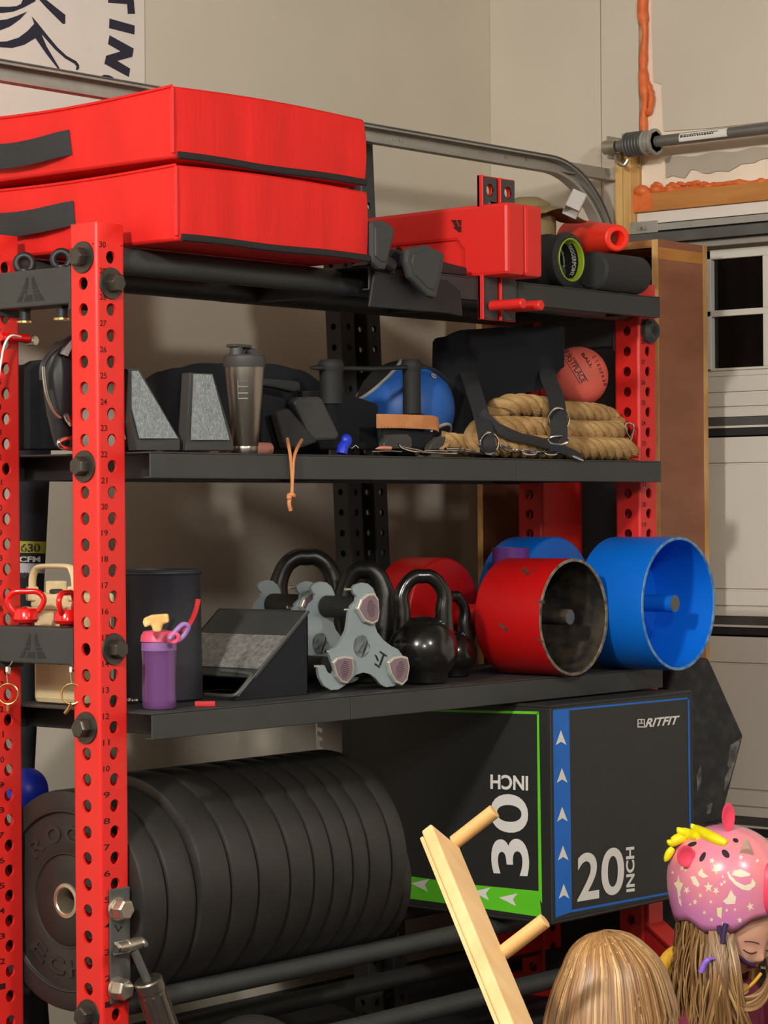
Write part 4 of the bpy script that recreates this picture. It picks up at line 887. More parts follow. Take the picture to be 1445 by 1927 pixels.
L_ = smoothpath([at(318, 1203, D=4.95), at(332, 1186, D=4.955), at(345, 1175, D=4.96), at(354, 1180, D=4.965), at(346, 1196, D=4.965), at(334, 1206, D=4.96)], 6)
obj('carry_loop', MB().tube(L_, .0055, 10), M['lilac'], pbt)
obj('loop_base', MB().torus(at(327, 1200, D=4.955), .009, .0045, (.6, .6, .3), 20, 8), M['pink'], pbt)
sp_ = [(268, 1172), (270, 1163), (285, 1157), (316, 1155), (318, 1172), (306, 1175), (302, 1190), (288, 1190), (284, 1176), (272, 1182)]
obj('spout', MB().prism([at(x, y, D=4.935) for x, y in sp_], FW * .020), M['biscuit'], pbt, smooth=0, bevel=.004)
p = at(250, 1318, Z=ZL + .008); tag(obj('steel_dome', MB().sphere(p, .0125, (1.1, 1, .6), 20, 12), M['chrome']), 'small shiny steel dome lying left of the purple bottle', 'hardware')
# slant board wedge
Rb = at(580, 1306, Z=ZL + .001); wx, hz_, dy = .228, .178, .262
sl = thing('slant_board', 'black steel slant board with grey grip strip on the third shelf', 'slant board', (Rb.x - .1, Rb.y + .13, ZL))
A_, B_, C_ = Vector((Rb.x - wx, Rb.y, ZL + .001)), Vector((Rb.x, Rb.y, ZL + .001)), Vector((Rb.x, Rb.y, ZL + hz_))
obj('side_plate', MB().prism([A_, B_, C_], (0, .004, 0)), M['neo'], sl, smooth=0)
obj('side_plate', MB().prism([p + Vector((0, dy, 0)) for p in (A_, B_, C_)], (0, -.004, 0)), M['neo'], sl, smooth=0)
obj('back_plate', MB().box(Rb.x - .003, Rb.x, Rb.y, Rb.y + dy, ZL + .001, ZL + hz_), M['blackst'], sl, smooth=0)
sn = Vector((-hz_, 0, wx)).normalized()
def SLP(t, y, off=0): return C_.lerp(A_, t) + Vector((0, y, 0)) + sn * off
obj('board', MB().prism([SLP(-.01, -.002), SLP(.74, -.002), SLP(.74, dy + .002), SLP(-.01, dy + .002)], sn * -.006), M['black'], sl, smooth=0, bevel=.0015)
obj('grip_strip', MB().prism([SLP(.29, .003, .001), SLP(.66, .003, .001), SLP(.66, dy - .004, .001), SLP(.29, dy - .004, .001)], sn * .0012), M['gripd'], sl, smooth=0)
obj('rim', MB().tube([SLP(.0, 0, .001), SLP(.96, 0, .001)], .0022, 6), M['galvd'], sl)
hp_ = smoothpath([SLP(.70, .10, .002), SLP(.72, .02, .002), SLP(.76, .006, .002), SLP(.92, .006, .002), SLP(.965, .02, .003), SLP(.965, .09, .003)], 5)
obj('handle_frame', MB().tube(hp_, .0045, 8), M['galvd'], sl)
# three-lobed multi-grip dumbbells
c0 = at(682, 1300, Z=ZL + .001) + UPZ * .004; na = rad(12); nv = Vector((-sin(na), -cos(na), 0)); uv_ = Vector((cos(na), -sin(na), 0))
def onpl(px, py, o, n=nv):
    r = FW + CR * ((px - CX) / FOC) - CU * ((py - CY) / FOC); return CAM + r * ((o - CAM).dot(n) / r.dot(n))
zz_ = lambda P: [(480 + x / 3.44, 1020 + y / 3.44) for x, y in P]
OUT = zz_([(628, 320), (650, 295), (690, 281), (730, 287), (762, 315), (782, 360), (788, 430), (780, 500), (777, 560), (790, 600), (830, 652), (880, 690), (925, 712), (950, 745), (965, 800), (955, 880), (935, 930), (895, 950), (850, 957), (812, 938), (778, 897), (742, 872), (700, 862), (655, 876), (612, 910), (582, 945), (540, 972), (490, 976), (445, 948), (415, 890), (408, 835), (425, 815), (448, 815), (470, 860), (500, 880), (520, 840), (492, 780), (480, 745), (490, 715), (530, 692), (562, 650), (592, 590), (602, 530), (608, 470), (625, 430), (655, 400), (660, 370), (640, 350)])
BAD = [zz_([(652, 450), (672, 395), (712, 362), (748, 358), (772, 395), (778, 470), (770, 520), (740, 537), (695, 520)]), zz_([(492, 800), (515, 775), (560, 765), (605, 772), (612, 835), (600, 890), (575, 922), (545, 915), (515, 880)]), zz_([(848, 800), (880, 772), (925, 762), (962, 772), (972, 830), (960, 900), (930, 932), (895, 915), (865, 870)])]
def trigrip():
    t = thing('tri_grip_dumbbell', 'three-lobed grey-blue multi-grip dumbbell standing in full view before the kettlebells', 'dumbbell', c0, group='three-lobed grip dumbbells')
    H = [onpl(480 + (690 + 54 * cos(i * pi / 10)) / 3.44, 1020 + (693 + 74 * sin(i * pi / 10)) / 3.44, c0) for i in range(20)]
    for k, dd in ((0, 0), (1, .150)):
        off = -nv * dd; O_ = [onpl(x, y, c0) + off for x, y in OUT]; hl = [p + off for p in H]
        # outline bridged to the hole with a seam
        j = 18; i0 = min(range(20), key=lambda i: (hl[i] - O_[j]).length)
        ring = O_[j:] + O_[:j + 1] + [hl[(i0 - i) % 20] for i in range(21)]
        b = MB(); d = -nv * .009
        A = [b.v(p) for p in ring]; B = [b.v(p + d) for p in ring]; b.f(A); b.f(B[::-1]); b.bridge(A, B); bmesh.ops.remove_doubles(b.bm, verts=b.bm.verts, dist=1e-6)
        obj('end_plate', b, M['trig'], t, smooth=30)
    cs = []
    for P in BAD:
        Q = [onpl(x, y, c0) for x, y in P]; ce = sum(Q, Vector()) / len(Q); cs.append(ce)
        g = obj('hub', MB().prism([ce + (p - ce) * 1.18 for p in Q], nv * .012), M['trim'], t, smooth=0, bevel=.003)
        obj('badge', MB().prism([ce + (p - ce) * .96 + nv * .012 for p in Q], nv * .0012), M['badge'], g, smooth=0)
        b = MB(); dv = (Q[4] - Q[0]).normalized(); dw = (Q[7] - Q[2]).normalized()
        for i in range(-4, 5): q_ = ce + dw * (i * .0042) + nv * .0135; l_ = .0125 * (1 - abs(i) / 7); b.prism([q_ - dv * l_, q_ + dv * l_, q_ + dv * l_ + dw * .0016, q_ - dv * l_ + dw * .0016], nv * .0003)
        obj('badge_print', b, M['badgel'], g, smooth=0)['kind'] = 'stuff'
        obj('sleeve', MB().cyl(ce - nv * .012, ce - nv * .146, .0245, n=28), M['handle'], t)
        obj('rod', MB().cyl(ce - nv * .002, ce - nv * .160, .012, n=20), M['zinc'], t)
    for px, py in ((604, 323), (590, 455), (478, 725), (398, 822)):
        q_ = onpl(480 + (px + 18) / 3.44, 1020 + py / 3.44, c0) - nv * .006; obj('stop_pin', MB().cyl(q_ - uv_ * .012, q_ + uv_ * .004, .0035, n=10), M['chrome'], t)
    b = MB()
    for P in ([(772, 745), (785, 752), (800, 785), (790, 790)], [(808, 722), (852, 752), (850, 762), (805, 733)], [(826, 745), (836, 750), (812, 820), (800, 815)], [(775, 800), (808, 825), (806, 835), (772, 812)]): b.prism([onpl(480 + x / 3.44, 1020 + y / 3.44, c0) + nv * .0005 for x, y in P], nv * .0006)
    obj('engraving', b, M['zip'], t, smooth=0); return t
tg = trigrip(); tg.location.z += .006
dup(tg, c0 + UPZ * .006 - nv * .205, None, 'three-lobed grey-blue multi-grip dumbbell mostly hidden behind the slant board')
# kettlebells
def kettlebell(base, r, ht, hw_, hr, yaw, label, m='enamel', squash=.96, grp='black kettlebells on the third shelf', cat='kettlebell'):
    t = thing('kettlebell', label, cat, base, yaw, grp, local=True)
    zc_ = r * squash; b = MB().lathe([(0, 0), (r * .62, 0), (r * .68, r * .05)] + [(r * sin(a), zc_ - r * squash * cos(a)) for a in [rad(46 + i * 9) for i in range(15)]] + [(0, zc_ + r * squash)], None, 44)
    obj('body', b, M[m], t, local=True)
    zb_ = zc_ + r * .55; w_ = hw_ - hr
    P = smoothpath([(-r * .62, 0, zb_ - r * .1), (-w_ * .96, 0, zb_ + (ht - zb_) * .30), (-w_, 0, zb_ + (ht - zb_) * .55), (-w_ * .74, 0, ht - hr * 2.0), (-w_ * .35, 0, ht - hr * 1.05), (0, 0, ht - hr), (w_ * .35, 0, ht - hr * 1.05), (w_ * .74, 0, ht - hr * 2.0), (w_, 0, zb_ + (ht - zb_) * .55), (w_ * .96, 0, zb_ + (ht - zb_) * .30), (r * .62, 0, zb_ - r * .1)], 5)
    n = len(P); rr = [hr * (1.35 - .4 * min(1, 4 * min(i, n - 1 - i) / n)) for i in range(n)]
    obj('handle', MB().tube(P, rr, 16), M[m], t, local=True); return t
face = -rad(50)   # a handle lying across the line of sight
b3 = at(797, 1288, Z=ZL + .001); b3 = b3 + FW * .045; b3.z = ZL + .001; k3 = ky(b3)
kettlebell(b3, 66 / k3, 215 / k3, 56 / k3, 14.2 / k3, face + .2, 'glossy black kettlebell, front one between the grey dumbbell and the red drum')
b2 = at(686, 1150, Y=.17); b2.z = ZL + .001; k2 = ky(b2); kettlebell(b2, 52 / k2, (at(686, 1055, Y=.17).z - ZL), 58 / k2, 18 / k2, face - .1, 'black kettlebell whose thick handle rises right behind the grey dumbbell', 'enamelm')
b1 = at(577, 1150, Y=.355); b1.z = ZL + .001; k1 = ky(b1); kettlebell(b1, 62 / k1, (at(577, 1032, Y=.355).z - ZL), 70 / k1, 17 / k1, face + .15, 'largest black kettlebell, at the back behind the slant board', 'enamelm')
b4 = at(853, 1150, Y=.13); b4.z = ZL + .001; k4 = ky(b4); kettlebell(b4, 44 / k4, (at(853, 1112, Y=.13).z - ZL), 36 / k4, 11 / k4, face + .5, 'small dark kettlebell squeezed beside the red circus dumbbell')
# circus dumbbells
def circus(X, R_, ys, paint, inside, label, rim, pinr, scuffs):
    zc_ = ZL + R_ + .001; t = thing('circus_dumbbell', label, 'dumbbell', (X, (ys[0] + ys[3]) / 2, ZL), group='painted circus dumbbells')
    def drum(ya, yb, open_front):
        T = Matrix.Translation((X, ya, zc_)) @ Matrix.Rotation(-pi / 2 * open_front, 4, 'X'); Ld = abs(yb - ya); w_ = .007; sg = open_front
        d = obj('drum', MB().lathe([(R_, .0015), (R_, Ld - .006), (R_ - .002, Ld - .002), (R_ - .006, Ld), (0, Ld)], T, 72), M[paint], t)
        obj('rim', MB().lathe([(R_, .0015), (R_ - .001, 0), (R_ - w_, 0), (R_ - w_ - .0005, .004)], T, 72), M[rim], d)
        obj('inside', MB().lathe([(R_ - w_, .004), (R_ - w_, Ld - .02), (0, Ld - .02)], T, 72), M[inside], d)
        obj('pin', MB().cyl((X, ya + sg * Ld * .07, zc_), (X, yb - sg * .02, zc_), pinr, n=28), M[paint if inside == paint else 'dirt'], d)
        obj('pin_face', MB().cyl((X, ya + sg * (Ld * .07 - .001), zc_), (X, ya + sg * Ld * .07, zc_), pinr * .9, n=28), M['galvd'], d); return d
    d0 = drum(ys[0], ys[1], 1); drum(ys[3], ys[2], -1)
    obj('handle', MB().cyl((X, ys[1] - .002, zc_), (X, ys[2] + .002, zc_), .026, n=24), M[paint], t)
    q = random.Random(int(R_ * 1000))
    for (px, py, ln_, a_) in scuffs:
        b = MB(); r = FW + CR * ((px - CX) / FOC) - CU * ((py - CY) / FOC); o = CAM - Vector((X, 0, zc_)); R2 = R_ + .0004
        A = r.x ** 2 + r.z ** 2; B = o.x * r.x + o.z * r.z; Cq = o.x ** 2 + o.z ** 2 - R2 ** 2; D_ = B * B - A * Cq
        if D_ < 0: continue
        p = CAM + r * ((-B - math.sqrt(D_)) / A); th0 = math.atan2(p.z - zc_, p.x - X)
        rim_ = []
        for i in range(14):
            aa = 2 * pi * i / 14; e = (.6 + .8 * q.random()); du, dv = ln_ * cos(aa) * e, ln_ * .28 * sin(aa) * e; u, v_ = du * cos(a_) - dv * sin(a_), du * sin(a_) + dv * cos(a_)
            th = th0 + v_ / R_; rim_.append(b.v(Vector((X + R2 * cos(th), p.y - u, zc_ + R2 * sin(th)))))
        b.f(rim_); obj('scuff', b, M['scuff'], d0, smooth=0)
    return t
XR = at(1081, 1162, Y=-.10).x; RR = 110.5 / ky(at(1081, 1162, Y=-.10)); yx = lambda px, py, X: at(px, py, X=X).y
circus(XR, RR, (-.10, yx(957, 1160, XR), yx(838, 1140, XR), yx(768, 1130, XR)), 'drumred', 'dirt', 'red steel circus dumbbell with dark dirty insides, scuffed paint', 'chip', .019, [(990, 1076, .020, .6), (950, 1182, .016, .5), (1018, 1132, .014, .2), (1016, 1205, .012, .3), (1005, 1072, .008, 1.)])
XB = at(1275, 1131, Y=-.195).x; RB = 126 / ky(at(1275, 1131, Y=-.195))
circus(XB + .008, RB, (-.195, -.004, .17, .296), 'drumblue', 'drumblue', 'blue steel circus dumbbell overhanging the right end of third shelf', 'chipb', .021, [])
pc = at(964, 1040, Y=.105)
tb = thing('purple_tumbler', 'purple tumbler standing between the red and blue circus dumbbells', 'cup', (XR + (XB - XR) * .42 + .0, .11, ZL))
pc = Vector((at(964, 1040, Y=.152).x - .007, .152, ZL + .001)); ht = at(964, 1031, Y=.152).z - ZL; rt_ = 35.5 / ky(pc)
obj('body', MB().lathe([(0, 0), (rt_ * .72, 0), (rt_ * .75, .004), (rt_, ht), (rt_ - .002, ht), (rt_ * .72, .01), (0, .008)], Matrix.Translation(pc), 36), M['purple'], tb)
b = MB(); T = Matrix.Translation(pc)
for i in range(6):
    a0 = -1.0 + i * .09; b.f([b.v(T @ Vector((rt_ * 1.004 * cos(a), rt_ * 1.004 * sin(a), z_))) for a, z_ in ((a0, ht - .004 - .004 * (5 - i)), (a0 + .09, ht - .004 - .004 * (4 - i)), (a0 + .09, ht - .05), (a0, ht - .05))])
obj('print', b, M['pw'], tb, smooth=0)
# ------------------------------------------------------------------ things on the lower cross member and behind it
ztop = 1.0267
def minikb(px, yaw, label, w_=1.):
    p = at(px, 1178, X=.0); p = Vector((0, p.y, ztop + .0005)); k = ky(p); t = thing('mini_kettlebell', label, 'kettlebell', p, yaw, 'red mini kettlebells on the black crossmember', local=True)
    obj('base', MB().lathe([(0, 0), (13 / k, 0), (14 / k, 6 / k), (0, 6 / k)], None, 24), mat('dark_red', (110, 14, 18), .5), t, local=True)
    obj('body', MB().lathe([(0, 5 / k), (20 / k, 6 / k), (25 / k, 12 / k), (24 / k, 24 / k), (19 / k, 32 / k), (0, 37 / k)], None, 32), M['mini'], t, local=True)
    P = smoothpath([(-17 / k, 0, 22 / k), (-29 / k, 0, 34 / k), (-34 / k, 0, 50 / k), (-22 / k, 0, 63 / k), (0, 0, 64 / k), (22 / k, 0, 63 / k), (34 / k, 0, 50 / k), (29 / k, 0, 34 / k), (17 / k, 0, 22 / k)], 5)
    obj('handle', MB().tube(P, 5.5 / k, 12), M['mini'], t, local=True)
minikb(49, face, 'red mini kettlebell facing the camera at the left picture edge'); minikb(126, face + 1.25, 'red mini kettlebell seen edge-on against the front left post')
Xc = .085; f_ = lambda px, py: at(px, py, X=Xc)
ya, yb = f_(146, 1150).y, f_(60, 1150).y; zt_ = f_(100, 1118).z
cl = thing('lunch_cooler', 'cream hard lunch cooler with arched handle behind the red kettlebells', 'cooler', (Xc + .05, (ya + yb) / 2, ZL))
obj('body', MB().box(Xc, Xc + .10, ya, yb, ZL + .001, zt_ - .03), M['cream'], cl, smooth=0, bevel=.012)
obj('lid', MB().box(Xc - .004, Xc + .104, ya - .004, yb + .004, zt_ - .034, zt_ + .002), M['cream'], cl, smooth=0, bevel=.010)
hp_ = [f_(62, 1125), f_(61, 1092), f_(66, 1074), f_(78, 1066), f_(126, 1066), f_(136, 1074), f_(141, 1094), f_(141, 1122)]
obj('handle', MB().tube(smoothpath(hp_, 4), 1, 10, flat=(.010, .0055), up=(1, 0, 0)), M['cream'], cl)
p = f_(82, 1103); obj('hinge_block', MB().box(Xc + .02, Xc + .05, p.y - .018, p.y + .018, zt_, zt_ + .026), M['cream'], cl, smooth=0, bevel=.004)
for px in (62, 140): p = f_(px, 1118); obj('handle_pivot', MB().box(p.x - .010, p.x + .006, p.y - .013, p.y + .013, p.z - .014, p.z + .016), M['cream'], cl, smooth=0, bevel=.004)
p = f_(98, 1112); obj('latch', MB().lathe([(0, 0), (.014, 0), (.015, .005), (.011, .008), (0, .008)], Matrix.Translation((Xc + .012, p.y, zt_ + .002)), 24), M['uhmw'], cl)
# leaf blower behind, with printed tube
Yl = .60; P0, P1 = at(62, 690, Y=Yl), at(44, 1480, Y=Yl)
lb = thing('leaf_blower', 'black leaf blower tube with yellow 630 CFM print standing behind rack', 'leaf blower', (P0.x, Yl, 0))
d = (P1 - P0); T = Matrix.Translation(P0) @ d.to_track_quat('Z', 'Y').to_matrix().to_4x4(); LL = d.length; kk = ky(P0)
r_at = lambda y: ((at(95, 905, Y=Yl).x - at(57, 905, Y=Yl).x) * (1 - .45 * (y - 905) / 565)) * .70
rad_ = lambda s_: r_at(690 + 790 * s_)
obj('tube', MB().lathe([(rad_(s_), LL * s_) for s_ in [i / 12 for i in range(13)]], T, 40), M['neo'], lb)
s0, s1 = (1020 - 690) / 790, (1042 - 690) / 790
obj('yellow_band', MB().lathe([(rad_(s0) * 1.01, LL * s0), (rad_(s1) * 1.01, LL * s1)], T, 40), mat('olive_yellow_band', (150, 142, 36), .6), lb)
obj('label_band', MB().lathe([(rad_(.452) * 1.006, LL * .47), (rad_(.49) * 1.006, LL * .493)], T, 40), mat('pale_label', (170, 168, 172), .6), lb)
Ti = T.inverted()
def oncone(px, py, k):
    r = FW + CR * ((px - CX) / FOC) - CU * ((py - CY) / FOC); p = at(px, py, Y=Yl); q_ = Ti @ p; s_ = q_.z / LL; R_ = rad_(s_) * k
    o = Ti @ CAM; dr_ = (Ti.to_3x3() @ r); A = dr_.x ** 2 + dr_.y ** 2; B = o.x * dr_.x + o.y * dr_.y; Cq = o.x ** 2 + o.y ** 2 - R_ ** 2; D_ = max(0, B * B - A * Cq); return CAM + r * ((-B - math.sqrt(D_)) / A)
b = MB(); text(b, '630', lambda x, y: oncone(39 + 37 * x, 1039 - 16 * y, 1.016), .03); obj('lettering', b, M['zip'], lb, smooth=0)
b = MB(); text(b, 'CFM', lambda x, y: oncone(36 + 40 * x, 1058 - 11 * y, 1.01), .03); obj('lettering', b, mat('pale_print', (190, 190, 186), .6), lb, smooth=0)
b = MB(); text(b, '40V', lambda x, y: oncone(34 + 26 * x, 1087 - 10 * y, 1.016), .02); obj('lettering', b, M['navy'], lb, smooth=0)
pb_ = at(52, 1488, Y=.52); obj('fan_body', MB().sphere(pb_, .045, (1, 1, 1.1), 28, 18), M['blue'], lb)
obj('stand', MB().tube([pb_, (pb_.x, .54, .25), (pb_.x, .56, .0)], [.03, .05, .08], 20), M['blackst'], lb)
# pins and lanyards
def pin_ring(px, py, r_, label, pin=True):
    Xp = -.045; c = at(px, py, X=Xp); k = ky(c); t = thing('pin_lanyard', label, 'pin', c - UPZ * .04)
    obj('ring', MB().torus(c, r_ / k, .0018, (-.75, -.66, 0), 32, 8), M['gold'], t)
    top = at(px - 2, py - r_ - 32, X=Xp); obj('ferrule', MB().cyl(top, top - UPZ * .010, .0028, n=10), M['pw'], t)
    obj('cable', MB().tube([top, top - UPZ * .02, c + UPZ * r_ / k], .0012, 6), M['zinc'], t)
    up2 = Vector((-.03, top.y, .957)); obj('cable', MB().tube(smoothpath([top, Vector((-.038, top.y, .948)), up2], 4), .0012, 6), M['zinc'], t)
    if pin: a = at(px - 1, py + r_ - 2, X=Xp); obj('pin', MB().tube([a, at(px - 5, py + r_ + 8, X=Xp), at(px - 12, py + r_ + 17, X=Xp)], .0038, 10), M['gold'], t)
    else: a = at(px, py + r_, X=Xp); obj('pin', MB().cyl(a, a - UPZ * .014, .003, n=8), M['gold'], t)
pin_ring(15, 1306, 19, 'brass ring and cable hanging by the rear left post', False); pin_ring(135, 1306, 19, 'brass ring with brass pin hanging by the front left post')
c = at(64, 641, Y=.285); pk = thing('pull_pin', 'silver pull pin with white cord in the rear left post', 'pin', c)
dv = Vector((.35, -.93, 0)).normalized()
obj('knob', MB().cyl(c + Vector((0, .02, 0)), c - Vector((0, .004, 0)), .0095, n=20).cyl(c - Vector((0, .004, 0)), c - Vector((0, .006, 0)), .008, n=20), M['zinc'], pk)
obj('barrel', MB().cyl(at(0, 634, Y=.29), at(52, 637, Y=.29), .0085, n=16), M['mini'], pk)
obj('cord', MB().tube(smoothpath([at(40, 634, Y=.284), at(20, 632, Y=.28), at(8, 650, Y=.282), at(2, 680, Y=.284), at(-4, 720, Y=.285)], 5), .0022, 8), M['pw'], pk)

# ------------------------------------------------------------------ bottom of the rack: bumper plates
PC = Vector((.0405, .1875, .4745)); PR = .2225
edges = [at(x, 1640, Y=-.05).x for x in (273, 329, 384, 443, 495, 554, 599, 635, 672, 703, 745, 775)]
edges[0] = .0405
names = ['bumper plate at the near end of the row, face showing']
def bumper(x0, x1, R_, label, first=False, cy=PC.y, cz=PC.z, hub=True):
    t = thing('bumper_plate', label, 'weight plate', ((x0 + x1) / 2, cy, cz - R_), group='black bumper plates in the bottom row')
    T = Matrix.Translation((x0, cy, cz)) @ Matrix.Rotation(pi / 2, 4, 'Y') @ Matrix.Rotation(pi / 2, 4, 'Z'); w_ = x1 - x0 - .0015
    prof = [(.026, .004), (.036, .004), (.085, .004), (.092, .0075), (.098, .004), (.165, .009), (.178, .009), (.184, .002), (R_ - .012, .001), (R_ - .003, .004), (R_, .012), (R_, w_ - .012), (R_ - .003, w_ - .004), (R_ - .012, w_ - .001), (.184, w_ - .002), (.17, w_ - .009), (.026, w_ - .004)]
    if R_ < .2: prof = [(r * R_ / .2255 if r < R_ else r, z_) for r, z_ in prof if r <= R_]
    obj('rubber', MB().lathe(prof, T, 72), M['plate'], t)
    if first:
        obj('hub', MB().lathe([(.0255, w_), (.0255, .002), (.028, .0), (.0345, .001), (.0365, .005)], T, 48), mat('steel_hub', (206, 192, 170), .3, metal=.8), t)
        obj('ridge', MB().torus((x0 + .003, cy, cz), .181, .0028, (1, 0, 0), 72, 8).torus((x0 + .006, cy, cz), .095, .002, (1, 0, 0), 60, 8), M['emboss'], t)
        b = MB()
        def ring(word, r0, r1, a0, a1, inv=False):
            n = len(word)
            for i, c_ in enumerate(word):
                a = a0 + (a1 - a0) * (i + .08) / n; e = a0 + (a1 - a0) * (i + .86) / n
                for dx in (0,):
                    def fn(x, y):
                        an = a + (e - a) * x; r = r0 + (r1 - r0) * y
                        return Vector((x0 + .0035, cy + r * cos(an), cz + r * sin(an)))
                    V, Fs = text2d(c_, .02); W0 = [b.v(fn(x, y)) for x, y in V]; W1 = [b.v(fn(x, y) + Vector((.006, 0, 0))) for x, y in V]
                    cnt = {}
                    for q_ in Fs:
                        b.f([W0[k] for k in q_])
                        for k in range(len(q_)): ed = tuple(sorted((q_[k], q_[(k + 1) % len(q_)]))); cnt[ed] = cnt.get(ed, 0) + 1
                    for (k, l), m_ in cnt.items():
                        if m_ == 1: b.f([W0[k], W0[l], W1[l], W1[k]])
        ring('ROGUE', .118, .152, rad(38), rad(158)); obj('embossed_word', b, M['emboss'], t, smooth=0); b = MB(); ring('ECHO', .152, .118, rad(-40), rad(-140)); obj('embossed_word', b, M['emboss'], t, smooth=0)
    return t
for i, (a, c) in enumerate(zip(edges, edges[1:])):
    w_ = 'near end of the row, steel-ringed hub and face showing' if i == 0 else ('far end of the row, touching the smaller plates' if i == len(edges) - 2 else '%s in the row from the near end' % ['', 'second', 'third', 'fourth', 'fifth', 'sixth', 'seventh', 'eighth', 'ninth', 'tenth'][i])
    Ri = PR if i < 2 else .2315; bumper(a, c, Ri, 'black bumper plate, ' + w_, i == 0, PC.y, PC.z if i < 2 else PC.z + .0115)
e0 = edges[-1]
bumper(e0 + .004, e0 + .045, .175, 'smaller black plate right of the row of full-size bumpers', cz=.435)
bumper(e0 + .05, e0 + .10, .165, 'smallest black plate at the far end, beside the soft box', cz=.425)
# plates are cradled by the two rails; a low row lies underneath
pw_ = at(475, 1911, Y=-.115); tag(obj('slam_ball', MB().sphere((pw_.x, pw_.y, pw_.z / 2), pw_.z / 2, n=40, m=28), M['plate']), 'black rubber slam ball on the floor at the bottom edge below the plates', 'ball')
# soft plyometric box
bx0, bx1, by0, by1, bz0, bz1 = 1.2225, 1.806, -.155, .48, .308, .8065
sb = thing('soft_plyo_box', 'big black soft jump box printed 20 inch in blue and 30 inch in green', 'jump box', ((bx0 + bx1) / 2, (by0 + by1) / 2, bz0))
obj('cover', MB().box(bx0, bx1, by0, by1, bz0, bz1), M['boxskin'], sb, smooth=0, bevel=.008)
b = MB()
for (x, y) in ((bx0, by0), (bx1, by0)): b.tube([(x + (.003 if x == bx0 else -.003), y + .003, bz0 + .006), (x + (.003 if x == bx0 else -.003), y + .003, bz1 - .006)], .005, 8)
for z_ in (bz0, bz1): zz = z_ + (.003 if z_ == bz0 else -.003); b.tube([(bx0 + .003, by1, zz), (bx0 + .003, by0 + .003, zz), (bx1 - .003, by0 + .003, zz)], .005, 8)
obj('piped_seam', b, M['boxskin'], sb)
FY, FX = by0 - .0006, bx0 - .0006
def fr(px, py): return at(px, py, Y=FY)
def fl(px, py): return at(px, py, X=FX)
b = MB(); flatpoly(b, [fr(1040, 1336), fr(1071, 1333), fr(1076, 1716), fr(1045, 1727)]); obj('blue_band', b, M['bband'], sb, smooth=0)
b = MB(); flatpoly(b, [fr(1071, 1333), fr(1297, 1312), fr(1297, 1315.5), fr(1071, 1337)]); flatpoly(b, [fr(1293.5, 1312), fr(1297, 1312), fr(1302, 1670), fr(1298.5, 1671)]); flatpoly(b, [fr(1076, 1712), fr(1300, 1671), fr(1300, 1675), fr(1076, 1717)]); obj('blue_border', b, M['bband'], sb, smooth=0)
def arrow(fn, cx_, cy_, s_, a, off):
    b = MB(); P = [(0, -1), (.72, 1), (0, .55), (-.72, 1)]; c_, s2 = cos(a), sin(a)
    flatpoly(b, [fn(cx_ + (x * c_ - y * s2) * s_, cy_ + (x * s2 + y * c_) * s_) + Vector(off) for x, y in P]); return b
for px, py in ((1055, 1388), (1057, 1459), (1057.5, 1532), (1059, 1605), (1060.5, 1677)): obj('arrow', arrow(fr, px, py, 14, -.02, (0, -.0006, 0)), M['pw'], sb, smooth=0)
o = (0, -.0006, 0)
b = MB(); text(b, '2', plan(fr(1086, 1697), fr(1127, 1690), fr(1086, 1607), o), .018); text(b, '0', plan(fr(1131, 1688), fr(1174, 1681), fr(1131, 1598), o), .018); text(b, 'INCH', plan(fr(1194, 1677), fr(1193, 1593), fr(1178, 1679), o), .03); obj('size_print', b, M['pw'], sb, smooth=0)
b = MB(); text(b, 'RITFIT', plan(fr(1213, 1369), fr(1273, 1363), fr(1219, 1352), o), .03); obj('brand_print', b, M['pw'], sb, smooth=0)
b = MB()
for x0_, y0_, x1_, y1_ in ((1199, 1353, 1213, 1355), (1199, 1367, 1212, 1369), (1199, 1353, 1201, 1369), (1211, 1353, 1213, 1369), (1205.5, 1354, 1207.5, 1362), (1202, 1360, 1210, 1362)): flatpoly(b, [fr(x0_, y0_) + Vector(o), fr(x1_, y0_) + Vector(o), fr(x1_, y1_) + Vector(o), fr(x0_, y1_) + Vector(o)])
obj('emblem_print', b, M['pw'], sb, smooth=0)
o = (-.0006, 0, 0)
b = MB(); flatpoly(b, [fl(1014, 1677), fl(1019.5, 1726), fl(905, 1709), fl(600, 1668), fl(600, 1625), fl(880, 1664)]); obj('green_band', b, M['gband'], sb, smooth=0)
b = MB(); flatpoly(b, [fl(1010, 1338), fl(1014, 1340), fl(1020, 1700), fl(1013.5, 1690)]); flatpoly(b, [fl(1014, 1339), fl(1013, 1344), fl(600, 1334), fl(600, 1331)]); obj('green_border', b, M['gband'], sb, smooth=0)
for px, py in ((956, 1691), (905, 1680), (850, 1672), (790, 1664), (730, 1656)): obj('arrow', arrow(fl, px, py, 17, -pi / 2 + .12, o), M['pw'], sb, smooth=0)
b = MB(); text(b, '3', plan(fl(997, 1649), fl(994, 1579), fl(926, 1646), o), .018); text(b, '0', plan(fl(995, 1569), fl(993, 1496), fl(924, 1565), o), .018); text(b, 'INCH', plan(fl(994, 1460), fl(923, 1457), fl(994, 1488), o), .03); obj('size_print', b, M['pw'], sb, smooth=0)
b = MB(); text(b, 'RITFIT', plan(fl(609, 1470), fl(606, 1362), fl(597, 1466), o), .05); obj('brand_print', b, M['pw'], sb, smooth=0)
